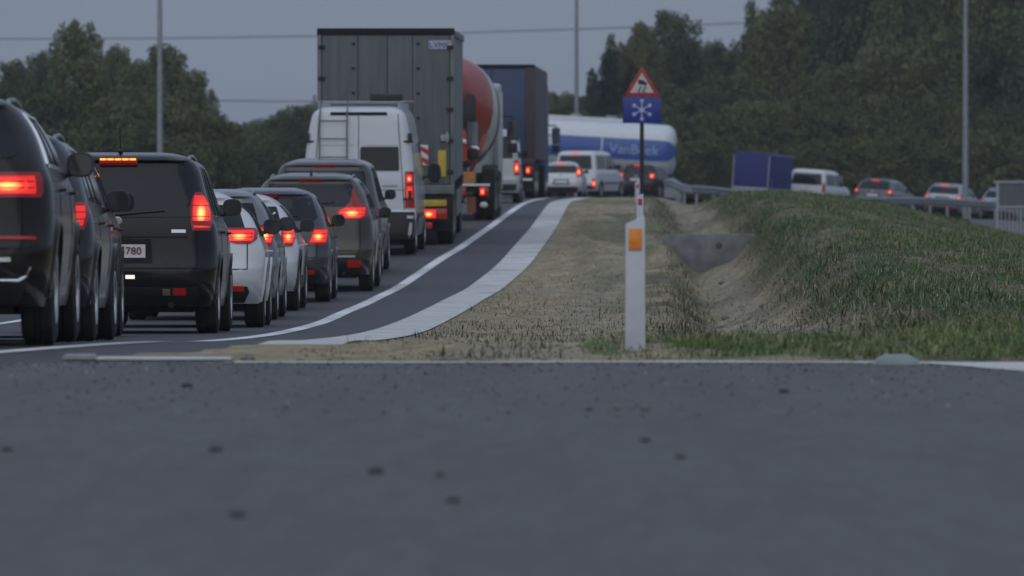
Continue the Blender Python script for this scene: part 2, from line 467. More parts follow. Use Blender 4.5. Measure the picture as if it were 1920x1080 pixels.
straw = np.array([.43, .355, .22])*(.7 + .6*nn); soil = np.array([.16, .13, .09])
sand = np.array([.33, .30, .23])*(.75 + .5*nn); grass = np.array([.062, .088, .040])*(.6 + .8*nn)
n2 = fbm(fx*9 + 5, fd*2.6, 3)[:, None]; n3 = sstep(fbm(fx*1.3 + 70, fd*.25, 4), .46, .60)[:, None]*sstep(fx, gut_r(np.clip(fd, 40, 274)) + 1.6, gut_r(np.clip(fd, 40, 274)) + 2.4)[:, None]
col = (straw*(1 - .35*nn) + soil*.35*nn)*(.62 + .75*n2)
col = col*(1 - .7*n3) + soil*.75*.7*n3
col = col*(1 - sd) + sand*(.55 + .9*n2)*sd
bk = sstep(fx, ditch_x(fd) + .3, ditch_x(fd) + .9)[:, None]*.85
col = col*(1 - bk) + np.array([.15, .145, .082])*(.5 + 1.*nn)*bk
col = col*(1 - g) + grass*g
far = sstep(fd, 225, 300)[:, None]
col = col*(1 - far) + np.array([.06, .07, .04])*far
edge_dirt = ((1 - sstep(fd, 38.7, 40.0))*sstep(fd, 37, 38.5))[:, None]*.6
col = col*(1 - edge_dirt) + np.array([.13, .12, .10])*edge_dirt
set_cols(me, col)
M_ground = vcol_mat('soil_and_turf', .95, bump=.9, bscale=26, var=.5, vscale=14)
structure(link('ground', me, M_ground, None, True))

def sheet(name, xs_fn, ds, ncol, m, lift):
    """a paved strip: xs_fn(D) -> (left, right) edges, draped on the land's paved level"""
    V = []
    for D in ds:
        a, b = xs_fn(D)
        for k in range(ncol + 1):
            x = a + (b - a)*k/ncol
            V.append((x, D, float(base_z(x, D)) + (lift(D) if callable(lift) else lift)))
    n = ncol + 1
    Q = [(i*n + k, i*n + k + 1, (i+1)*n + k + 1, (i+1)*n + k) for i in range(len(ds)-1) for k in range(ncol)]
    me = bpy.data.meshes.new(name); me.from_pydata(V, [], Q); me.update()
    return structure(link(name, me, m, None, True))
# ---- the road being crossed in front of the camera
V = []; Q = []
xs = np.concatenate([np.linspace(-60, -4, 10), np.linspace(-3.6, 5, 90), np.linspace(6, 60, 10)])
def far_edge(x): return 38.75 - 2.1*sstep(x, 2.2, 2.95) + .05*math.sin(x*2.1)
for x in xs:
    for d in np.linspace(-60, float(far_edge(x)), 14): V.append((x, d, .004))
Q = [(i*14 + j, (i+1)*14 + j, (i+1)*14 + j + 1, i*14 + j + 1) for i in range(len(xs)-1) for j in range(13)]
me = bpy.data.meshes.new('crossing_road'); me.from_pydata(V, [], Q); me.update()
structure(link('crossing_road', me, M_asph, None, True))
# ---- the main road with its queue
ds = np.concatenate([np.arange(36, 140, 1.), np.arange(140, 273, 2.)])
sheet('main_road', lambda D: (float(gut_l(max(D, 41.5))) - 7.6, float(gut_l(D)) + .03 if D > 41.6 else -1.5), ds, 8, M_asph2, 0.0)
# far bend of the road, falling away to the right
path = [(-1.0, 258), (0.8, 272), (4.2, 290), (10, 303), (20, 309), (40, 314), (70, 318)]
pd = np.array(path, float); cs = np.concatenate([[0], np.cumsum(np.hypot(*np.diff(pd, axis=0).T))])
def far_path(s): return np.interp(s, cs, pd[:, 0]), np.interp(s, cs, pd[:, 1])
V = []; Q = []; ns = 60; nc = 12
for i in range(ns):
    s0 = cs[-1]*i/(ns-1); x0, y0 = far_path(max(s0 - 2, 0)); x1, y1 = far_path(min(s0 + 2, cs[-1])); x, y = far_path(s0)
    d = np.array([x1 - x0, y1 - y0]); d /= np.hypot(*d); nrm = np.array([d[1], -d[0]])
    for k in range(nc + 1):
        o = -11 + 22*k/nc; X = x + nrm[0]*o; D = y + nrm[1]*o
        V.append((X, D, float(base_z(X, D)) + .006))
Q = [(i*(nc+1) + k, i*(nc+1) + k + 1, (i+1)*(nc+1) + k + 1, (i+1)*(nc+1) + k) for i in range(ns-1) for k in range(nc)]
me = bpy.data.meshes.new('road_bend'); me.from_pydata(V, [], Q); me.update()
structure(link('road_bend', me, M_asph2, None, True))
# paved apron right of the knoll, below the guardrail
V = []; Q = []
ax = np.linspace(14.5, 44, 30); ad = np.linspace(196, 282, 30)
for d in ad:
    for x in ax:
        xx = x + (d - 196)*.045; V.append((xx, d, float(land(xx, d)) + .05 - .09*(d >= 255)))
Q = [(i*30 + k, i*30 + k + 1, (i+1)*30 + k + 1, (i+1)*30 + k) for i in range(29) for k in range(29)]
me = bpy.data.meshes.new('slip_road'); me.from_pydata(V, [], Q); me.update()
structure(link('slip_road', me, M_asph, None, True))
# ---- concrete gutter strip beside the asphalt, in cast lengths
o = sheet('gutter', lambda D: (float(gut_l(D)), float(gut_r(D)) + .02), np.arange(42.0, 262, .4), 3, M_conc, lambda D: .012 - .05*(1 - float(sstep(D, 42.2, 45.2))))
# ---- painted edge line
sheet('edge_line', lambda D: (float(line_x(D)) - .085, float(line_x(D)) + .085), np.arange(37.6, 250, .6), 1, M_line, .005)
# lane line on the far side of the queue
sheet('lane_line', lambda D: (float(line_x(D)) - 3.55, float(line_x(D)) - 3.41), np.arange(40, 200, 1.), 1, M_line, .005)
# ---- flush kerb along the crossing road
V = []; Q = []
kx = np.concatenate([np.linspace(-1.55, 2.1, 60), np.linspace(2.15, 5, 40)])
for x in kx:
    d0 = float(far_edge(x)); wdt = .17 + 1.9*float(sstep(x, 2.22, 2.95)) + .03*math.sin(x*7)
    V += [(x, d0 - .06, .009), (x, d0 + wdt, .011), (x, d0 + wdt + .01, -.08)]
Q = [q for i in range(len(kx)-1) for q in ((i*3, i*3+3, i*3+4, i*3+1), (i*3+1, i*3+4, i*3+5, i*3+2))]
me = bpy.data.meshes.new('kerb'); me.from_pydata(V, [], Q); me.update()
structure(link('kerb', me, M_conc, None, True))

# ---- loose things lying at the road edge
def clod(name, label, cat, x, d, r, m, zb=0.004, flat=.7, group=None, seed=0):
    rr = random.Random(seed); b = MB(); b.ball((0, 0, r*flat*.8), r, r*.9, r*flat, 12, 7)
    b.v = [(p[0]*(1 + rr.uniform(-.22, .22)), p[1]*(1 + rr.uniform(-.22, .22)), max(p[2]*(1 + rr.uniform(-.18, .18)), 0)) for p in b.v]
    o = b.build(name, m, None, True); o.location = (x, d, zb); return tag(o, label, cat, group)
M_lens_spot = mat('lens_spot', (.07, .068, .068), .95, var=.4, scale=20, bump=.5, bscale=60)  # for dark blobs added to stand in for blurred spots on the lens
M_stone = mat('stone', (.20, .19, .18), .85, var=.35, scale=15)
for k, (px, py, r) in enumerate([(405, 848, .022), (705, 890, .024), (445, 972, .022), (825, 896, .016), (850, 944, .018), (1210, 830, .018), (1276, 862, .017), (1470, 738, .022), (350, 728, .024), (1105, 772, .014), (12, 848, .018)]):
    D = CAMZ*F/(py - YH)
    clod('lens_spot_blob', 'small dark blob added on the crossing road asphalt in place of a lens spot', 'clod', PX(px, D), D, r*1.25, M_lens_spot, flat=.4, group='lens-spot blobs on the crossing road', seed=k)
for k, (px, py, r) in enumerate([(1208, 772, .02), (1155, 770, .018)]):
    D = CAMZ*F/(py - YH)
    clod('pale_stone', 'small pale stone lying on the crossing road asphalt', 'stone', PX(px, D), D, r, M_stone, group='pale stones on the crossing road', seed=k + 50)
M_plastic = mat('faded_plastic', (.26, .33, .34), .45, var=.2, coat=.2)
b = MB(); b.prism([(-.13, 0), (-.11, .035), (-.07, .058), (.06, .06), (.11, .035), (.135, 0)], 'y', -.09, .09)
o = b.build('plastic_cap', M_plastic, None, bevel=.008); o.location = (PX(1682, 38.3), 38.3, .004)
tag(o, 'low blue-grey plastic cap lying on the kerb at the grass edge', 'cap')
M_kerbst = mat('kerb_stone', (.30, .30, .29), .85, var=.2, bump=.3)
b = MB(); b.prism([(-.1, 0), (-.085, .03), (.085, .03), (.1, 0)], 'y', -.12, .12)
o = b.build('kerb_block', M_kerbst, None, bevel=.008); o.location = (PX(150, 39.7), 39.7, 0.0)
tag(o, 'short pale kerb block at the road join beside the dark brown SUV', 'kerb block')
b = MB(); b.box(-.385, .385, -.14, .14, 0, .014)
o = b.build('kerb_slab', M_conc, None, bevel=.004); o.location = (PX(308, 39.7), 39.7, 0.0)
tag(o, 'long flat pale concrete slab between asphalt and straw verge', 'slab')
for k, (px, py, r) in enumerate([(818, 674, .035), (850, 676, .03), (465, 676, .04), (905, 682, .02), (1610, 676, .03), (920, 676, .02), (560, 676, .02), (1020, 672, .025)]):
    D = 39.3 + .05*k
    clod('rubble_stone', 'grey stone in the dirt along the kerb', 'stone', PX(px, D), D, r, M_stone, float(land(PX(px, D), D)) - .01, group='stones along the kerb', seed=80 + k)

# grit scattered over the last metres of the crossing road
r_ = np.random.default_rng(77); n_ = 2600
gD = 38.7 - 9*r_.random(n_)**2.6; gX = PX(-80 + 2080*r_.random(n_), gD); gs = .003 + .008*r_.random(n_)**2.5
tet = np.array([[-1, -.8, 0], [1, -.7, 0], [.1, 1, 0], [-.5, .1, .9], [.5, -.1, .8]])
ang = r_.random(n_)*6.28; ca, sa = np.cos(ang), np.sin(ang)
P_ = tet[None]*gs[:, None, None]; V = np.stack([P_[..., 0]*ca[:, None] - P_[..., 1]*sa[:, None] + gX[:, None], P_[..., 0]*sa[:, None] + P_[..., 1]*ca[:, None] + gD[:, None], P_[..., 2] + .0035], -1).reshape(-1, 3)
k_ = np.arange(n_)[:, None]*5
T = np.concatenate([k_ + np.array([t]) for t in ((0, 1, 4), (0, 4, 3), (1, 2, 4), (2, 3, 4), (2, 0, 3))])
me = np_mesh('grit', V, T); gc = np.where(r_.random((n_, 1)) < .75, .045, .26)*(.6 + .8*r_.random((n_, 1)))*np.array([[1.05, 1, .95]])
set_cols(me, np.repeat(gc, 5, axis=0))
o = link('grit', me, vcol_mat('grit_mat', .9, var=.1)); o['kind'] = 'stuff'; tag(o, 'loose grit scattered on the asphalt along the kerb', 'grit')

# ---- concrete cross wall in the ditch
dw = 130.0; cx = float(ditch_x(dw))
wz = PZ(440, dw)
b = MB(); b.prism([(-.95, wz), (1.25, wz + .02), (1.25, wz - .25), (.55, wz - .80), (-.35, wz - .80), (-.95, wz - .25)], 'y', 0, .22)
hr = thing('ditch_wall', 'grey concrete cross wall with a pipe hole closing the ditch', 'wall', (cx, dw, 0))
b.build('wall_slab', M_concd, hr, bevel=.015)
b = MB(); b.lathe([(-.02, .045), (-.012, .06), (.01, .06)], (.08, 0, wz - .2), 'y', 16)
b.build('pipe_mouth', mat('rusty_pipe', (.10, .085, .06), .9), hr, True)

# ---- grass blades, straw litter
def blades(name, label, cat, N, xr, dr, dens, hfun, cfun, lean, wid, seed, power=1.0):
    r = np.random.default_rng(seed)
    D = dr[0] + (dr[1] - dr[0])*r.random(N)**power
    # only where the lens can look (with a margin for a step to the side)
    xl = np.maximum(xr[0], PX(-150, D) ); xh = np.minimum(xr[1], PX(2250, D) + 1.0)
    X = xl + (xh - xl)*r.random(N)
    keep = r.random(N) < dens(X, D)
    X = X[keep]; D = D[keep]; n = len(X)
    Z = land(X, D) - .012
    h = hfun(X, D, r); th = r.random(n)*2*np.pi; ln = lean*(.3 + r.random(n))*h
    w = wid*(.6 + .8*r.random(n))
    px = np.cos(th + 1.57)*w; py = np.sin(th + 1.57)*w
    # turn blades roughly across the view so they are not all edge-on
    a = np.stack([X - px, D - py, Z], 1); b_ = np.stack([X + px, D + py, Z], 1)
    mx = X + np.cos(th)*ln*.4; my = D + np.sin(th)*ln*.4
    c = np.stack([mx + px*.7, my + py*.7, Z + h*.6], 1); d = np.stack([mx - px*.7, my - py*.7, Z + h*.6], 1)
    e = np.stack([X + np.cos(th)*ln, D + np.sin(th)*ln, Z + h*np.sqrt(np.clip(1 - (ln/np.maximum(h, 1e-3))**2*.3, .15, 1))], 1)
    V = np.stack([a, b_, c, d, e], 1).reshape(-1, 3)
    i = np.arange(n)*5
    T = np.concatenate([np.stack([i, i+1, i+2], 1), np.stack([i, i+2, i+3], 1), np.stack([i+3, i+2, i+4], 1)])
    me = np_mesh(name, V, T)
    cc = cfun(X, D, r); set_cols(me, np.repeat(cc, 5, axis=0))
    o = link(name, me, M_blade); o['kind'] = 'stuff'; tag(o, label, cat); return o
M_blade = vcol_mat('grass_blades', .75, spec=.25, var=.1, vscale=3)
def gcol(X, D, r):
    n = len(X); t = np.clip(fbm(X*1.1, D*.22, 3)*1.7 - .4, 0, 1)[:, None]; k = r.random((n, 1))
    a = np.array([.088, .155, .055]); b = np.array([.165, .195, .078]); s = np.array([.30, .26, .18])
    c = a*(1 - t) + b*t
    dry = (r.random((n, 1)) < .10 + .2*t)
    c = np.where(dry, s, c)
    return c*(.55 + .8*k)
blades('grass', 'green grass over the knoll right of the ditch', 'grass', 330000, (1.2, 14), (41, 185), lambda X, D: green_mask(X, D)*(X > ditch_x(D) + .1),
       lambda X, D, r: (.02 + .05*r.random(len(X))**2.5)*(1 + .3*(D > 80))*(.35 + 1.5*fbm(X*2.3 + 8, D*.5, 3)**1.3*1.4), gcol, .8, .005, 3, 1.25)
blades('roadside_grass', 'fresh green grass strip along the kerb round the near marker post', 'grass', 70000, (.2, 6), (40.3, 48), lambda X, D: green_mask(X, D),
       lambda X, D, r: .015 + .075*r.random(len(X))**2.2, lambda X, D, r: gcol(X, D, r)*np.array([1.15, 1.2, 1.0]), .7, .0035, 5)
def scol(X, D, r):
    k = r.random((len(X), 1)); a = np.array([.42, .37, .26]); b = np.array([.18, .15, .10])
    return (a*k + b*(1 - k))*(.7 + .5*r.random((len(X), 1)))
blades('straw_litter', 'dry straw and cut grass littering the bare verge', 'straw', 210000, (-1.7, 6), (39.6, 170),
       lambda X, D: (X > gut_r(np.clip(D, 41.9, 270)) - .02 + .5*(D < 41.9)*0)*(1 - .85*green_mask(X, D))*(.25 + .75*(fbm(X*2, D*.5, 3) > .45)),
       lambda X, D, r: .008 + .03*r.random(len(X))**2, scol, 2.0, .006, 8, 1.4)
blades('verge_weeds', 'sparse dark weeds sprouting on the straw verge', 'weeds', 9000, (-1.6, 3.5), (40.2, 110),
       lambda X, D: (X > gut_r(np.clip(D, 42, 270)) + .05)*(fbm(X*1.5 + 5, D*.4, 3) > .5),
       lambda X, D, r: .03 + .07*r.random(len(X))**2, lambda X, D, r: np.array([[.045, .055, .022]])*(.5 + r.random((len(X), 1))), .8, .004, 9, 1.5)
blades('dry_grass', 'dry yellow grass patches among the green of the knoll', 'dry grass', 150000, (1.2, 14), (42, 185),
       lambda X, D: sstep(X, ditch_x(D) + .2, ditch_x(D) + .6)*(1 - .8*green_mask(X, D)),
       lambda X, D, r: .015 + .035*r.random(len(X))**2, lambda X, D, r: scol(X, D, r)*(.62 + .45*r.random((len(X), 1))), 1.2, .005, 13, 1.25)
def tuft_col(X, D, r): return np.where(r.random((len(X), 1)) < .35, np.array([[.075, .10, .045]]), np.array([[.27, .24, .165]]))*(.35 + .9*r.random((len(X), 1)))
blades('ditch_reeds', 'tall dry grass stalks leaning over both ditch banks', 'dry grass', 34000, (1.2, 7), (46, 230),
       lambda X, D: np.exp(-((np.abs(X - ditch_x(D) - .1) - .75)/.28)**2)*(fbm(X*2, D*.3, 3) > .42),
       lambda X, D, r: .06 + .11*r.random(len(X)), tuft_col, .9, .006, 10, 1.2)
blades('knoll_weeds', 'taller weed clumps scattered over the grassy knoll', 'weeds', 26000, (1.4, 14), (43, 180),
       lambda X, D: sstep(X, ditch_x(D) + .4, ditch_x(D) + 1.)*sstep(fbm(X*3.2 + 60, D*.7, 3), .60, .68),
       lambda X, D, r: .05 + .11*r.random(len(X))**1.5, lambda X, D, r: np.where(r.random((len(X), 1)) < .3, np.array([[.30, .27, .18]]), np.array([[.10, .15, .06]]))*(.4 + .9*r.random((len(X), 1))), .9, .006, 21, 1.25)
# two long blades standing in front of the near marker post are part of the roadside grass above

# stones lying in the ditch
for k in range(16):
    rr0 = random.Random(300 + k); D = 52 + 70*rr0.random(); x = float(ditch_x(D)) + rr0.uniform(-.35, .35)
    clod('ditch_stone', 'pale stone lying in the bottom of the ditch', 'stone', x, D, rr0.uniform(.03, .075), M_stone, float(land(x, D)) - .015, group='stones in the ditch', seed=300 + k)
# ---- trees
def leaf_mat(name, c0, c1, c2):
    m, t, n, b = nodes_of(name)
    co = n.new('ShaderNodeTexCoord'); oi = n.new('ShaderNodeObjectInfo'); ge = n.new('ShaderNodeNewGeometry')
    nz = n.new('ShaderNodeTexNoise'); nz.inputs['Scale'].default_value = 6.; nz.inputs['Detail'].default_value = 3
    t.links.new(co.outputs['Object'], nz.inputs['Vector'])
    a = n.new('ShaderNodeMath'); a.operation = 'MULTIPLY_ADD'; a.inputs[1].default_value = .14
    t.links.new(ge.outputs['Random Per Island'], a.inputs[0]); t.links.new(nz.outputs[0], a.inputs[2])
    a2 = n.new('ShaderNodeMath'); a2.operation = 'MULTIPLY_ADD'; a2.inputs[1].default_value = .45; 
    t.links.new(oi.outputs['Random'], a2.inputs[0]); t.links.new(a.outputs[0], a2.inputs[2])
    rp = n.new('ShaderNodeValToRGB'); e = rp.color_ramp.elements
    e[0].position = .32; e[0].color = (*c0, 1); e[1].position = .98; e[1].color = (*c2, 1)
    em = e.new(.65); em.color = (*c1, 1)
    t.links.new(a2.outputs[0], rp.inputs[0]); t.links.new(rp.outputs[0], b.inputs['Base Color'])
    b.inputs['Roughness'].default_value = .7; b.inputs['Specular IOR Level'].default_value = .2
    MATS[name] = m; return m
M_leaf = leaf_mat('leaves_mixed', (.040, .060, .030), (.082, .104, .046), (.138, .145, .062))
M_leafd = leaf_mat('leaves_dark', (.022, .036, .024), (.036, .055, .034), (.05, .07, .04))
M_leafw = leaf_mat('leaves_willow', (.056, .082, .042), (.104, .128, .060), (.165, .178, .080))
M_bark = mat('bark', (.05, .042, .033), .95, var=.35, bump=.6)
def make_tree_meshes(seed, kind):
    """unit tree: height 1, crown about 0.62 wide; returns trunk MB and crown mesh"""
    r = random.Random(seed); q = np.random.default_rng(seed)
    lobes = []
    t = MB()
    lean = (r.uniform(-.04, .04), r.uniform(-.04, .04))
    top = .96 if kind == 'cone' else .72
    t.tube([(lean[0]*z*z, lean[1]*z*z, z*top) for z in (0, .15, .35, .6, 1)], [.020, .016, .012, .008, .003], 7)
    nl = {'round': 26, 'willow': 34, 'cone': 26, 'bush': 24}[kind]
    for i in range(nl):
        u = (i + r.random())/nl
        if kind == 'round':
            z = .22 + .70*u; R0 = .34*math.sqrt(max(0, 1 - ((z - .55)/.46)**2))
            rad = .10 + .06*r.random()
        elif kind == 'willow':
            z = .12 + .80*u; R0 = .36*(1 - u)**.55*(.6 + .6*r.random()); rad = .07 + .07*r.random()
        elif kind == 'cone':
            z = .15 + .78*u; R0 = .26*(1 - u*.85); rad = .05 + .07*(1 - u)
        else:
            z = .12 + .74*u; R0 = .55*math.sqrt(max(0, 1 - (z*.95)**2))*(.7 + .5*r.random()); rad = .15 + .09*r.random()
        a = i*2.4 + r.uniform(-.5, .5); rr = R0*math.sqrt(r.uniform(.25, 1))
        c = (math.cos(a)*rr, math.sin(a)*rr, z)
        lobes.append((c, rad))
        zb = max(.1, z - .12 - .25*rr)
        t.tube([(lean[0]*zb, lean[1]*zb, zb*.9), (c[0]*.5, c[1]*.5, (zb + z)/2), c], [.007, .005, .002], 5, False)
        # twigs poking out of the lobe
        for w in range(3):
            dv = Vector((r.gauss(0, 1), r.gauss(0, 1), abs(r.gauss(0, 1)) + .3)).normalized()
            lobes.append(((c[0] + dv.x*rad*1.1, c[1] + dv.y*rad*1.1, min(c[2] + dv.z*rad*1.1, 1.0)), rad*.38))
    P = []
    for (c, rad) in lobes:
        n = int(330*(rad/.1)**2) if kind != 'bush' else int(180*(rad/.1)**2)
        d = q.normal(size=(n, 3)); d /= np.linalg.norm(d, axis=1)[:, None]
        rr_ = rad*(.35 + .75*q.random(n)**.6)[:, None]
        P.append(np.array(c) + d*rr_*np.array([1, 1, .85]))
    P = np.concatenate(P); P = P[P[:, 2] > .01]
    n = len(P); s = (.0095 if kind != 'bush' else .017)*(.6 + .9*q.random(n))[:, None]
    a = q.normal(size=(n, 3)); a /= np.linalg.norm(a, axis=1)[:, None]
    b = np.cross(a, q.normal(size=(n, 3))); b /= np.linalg.norm(b, axis=1)[:, None]
    V = np.stack([P - a*s*1.25, P - b*s*.7, P + a*s*1.25, P + b*s*.7], 1).reshape(-1, 3)
    F4 = np.arange(n*4).reshape(-1, 4)
    return t, np_mesh('crown', V, F4)
VAR = {}
for kind, seeds, m in (('round', (1, 2, 3), M_leaf), ('willow', (11, 12), M_leafw), ('cone', (21,), M_leafd), ('bush', (31, 32), M_leaf)):
    VAR[kind] = []
    for sdd in seeds:
        t, cm = make_tree_meshes(sdd, kind)
        tm = bpy.data.meshes.new('trunk'); tm.from_pydata(t.v, [], t.f); tm.update(); tm.materials.append(M_bark)
        cm.materials.append(m)
        VAR[kind].append((tm, cm))
cnt = 0
def tree(name, label, group, kind, px, topy, D, width):
    global cnt
    X = PX(px, D); zb = float(land(X, D)) - .05; H = PZ(topy, D) - zb
    o = thing(name, label, 'bush' if kind == 'bush' else 'tree', (X, D, zb), (0, 0, random.uniform(0, 6.28)), group)
    tm, cm = VAR[kind][cnt % len(VAR[kind])]; cnt += 1
    k = {'round': .68, 'willow': .7, 'cone': .52, 'bush': 1.15}[kind]
    o.scale = (width/k, width/k, H)
    for nm, me in (('trunk', tm), ('crown', cm)):
        c = bpy.data.objects.new(nm, me); scene.collection.objects.link(c); c.parent = o
    return o
# left of the road
LT = 'pale green willow-like tree in the thicket behind the queue of cars'
for px, ty, D, w in [(150, 38, 322, 4.2), (30, 120, 318, 3.2), (215, 85, 330, 3.6), (310, 92, 326, 4.0), (365, 130, 322, 3.0), (85, 105, 335, 3.5), (-60, 95, 325, 4.5), (260, 120, 316, 3.4), (-170, 80, 325, 5)]:
    tree('willow_tree', LT, 'trees left of the road', 'willow', px, ty, D, w)
for px, ty, D, w in [(20, 190, 306, 4.0), (110, 180, 305, 4.2), (200, 190, 304, 4.2), (290, 185, 306, 4.0), (370, 205, 308, 3.4), (415, 235, 310, 2.6), (-70, 180, 306, 4.5), (60, 240, 300, 4), (160, 250, 300, 4), (250, 245, 300, 4), (340, 255, 300, 3.6), (410, 270, 302, 3)]:
    tree('thicket_bush', 'dense green bush filling the thicket behind the queue of cars', 'bushes left of the road', 'bush', px, ty, D, w)
for px, ty, D, w in [(445, 245, 380, 4), (480, 238, 385, 4), (515, 228, 390, 4.2), (550, 218, 390, 4.2), (580, 205, 395, 4), (610, 200, 395, 4), (660, 210, 395, 5), (720, 215, 395, 5)]:
    tree('distant_tree', 'low distant tree in the far hedge behind the white van', 'far hedge trees', 'round', px, ty, D, w)
# right of the road: the wood
for lb, px, ty, D, w in [('tallest dark round-crowned tree rising above the wood corner behind the tank lorry', 1238, 36, 395, 4.6), ('dark round tree between the pine and the tallest tree of the wood corner', 1190, 60, 392, 3.4), ('lower dark tree where the wood corner dips before the tall wood', 1290, 92, 398, 3.6)]:
    tree('oak_tree', lb, 'dark trees at the wood corner', 'round', px, ty, D, w)
tree('pine_tree', 'narrow dark pine at the end of the wood beside the lamp post', None, 'cone', 1140, 78, 388, 3.0)
tree('pine_tree', 'small dark pine leaning over the low hedge beside the lamp post', None, 'cone', 1112, 118, 386, 2.0)
wood = []
rw = random.Random(4)
tops = lambda px: np.interp(px, [1090, 1150, 1210, 1290, 1340, 1390, 1430, 1460, 1500, 1600, 1920, 2200], [215, 165, 130, 120, 100, 80, 45, 5, -60, -130, -190, -190])
for row, (D0, drop, step) in enumerate([(405, 0, 75), (382, 70, 70), (362, 150, 66)]):
    px = 1130 + 20*row + (0 if row else 200)
    while px < 2080:
        wood.append((px + rw.uniform(-18, 18), float(tops(px)) + drop*(1 + .5*(px > 1450)) + rw.uniform(-25, 30), D0 + rw.uniform(-6, 6), rw.uniform(4.2, 5.8)))
        px += step*rw.uniform(.8, 1.2)
for px, ty, D, w in wood:
    tree('wood_tree', 'tall leafy tree in the dense wood right of the road', 'trees of the wood', 'round' if rw.random() < .75 else 'willow', px, ty, D, w)
for k in range(46):
    px = 1095 + 1000*(k % 23)/23 + rw.uniform(-14, 14); rowk = k // 23
    D = 352 - rowk*5; ty = float(tops(px))*.0 + (205 if rowk == 0 else 275) + rw.uniform(-25, 20) + 20*(px < 1200)
    tree('wood_bush', 'dark bush in the undergrowth along the wood edge', 'undergrowth of the wood', 'bush', px, ty, D, rw.uniform(3.2, 4.6))
for px, ty, D, w in [(1040, 180, 420, 4), (1065, 190, 420, 3.5), (1090, 185, 418, 3.5), (1010, 190, 420, 4), (960, 185, 422, 5), (900, 190, 422, 5)]:
    tree('hedge_tree', 'low distant hedge tree behind the blue lorry', 'hedge behind the lorries', 'round', px, ty, D, w)

# ---- thin evening haze
b = MB(); b.box(-1600, 1600, -400, 2600, -6.5, 19.0)
hz = b.build('haze', None); hz['kind'] = 'stuff'; tag(hz, 'thin grey evening haze over the road and wood', 'haze')
m = bpy.data.materials.new('haze_air'); m.use_nodes = True; nn_ = m.node_tree.nodes; nn_.clear()
vo = nn_.new('ShaderNodeVolumePrincipled'); ou = nn_.new('ShaderNodeOutputMaterial')
vo.inputs['Color'].default_value = (.88, .93, 1, 1); vo.inputs['Density'].default_value = .00022; vo.inputs['Anisotropy'].default_value = .1
m.node_tree.links.new(vo.outputs[0], ou.inputs['Volume']); hz.data.materials.append(m)
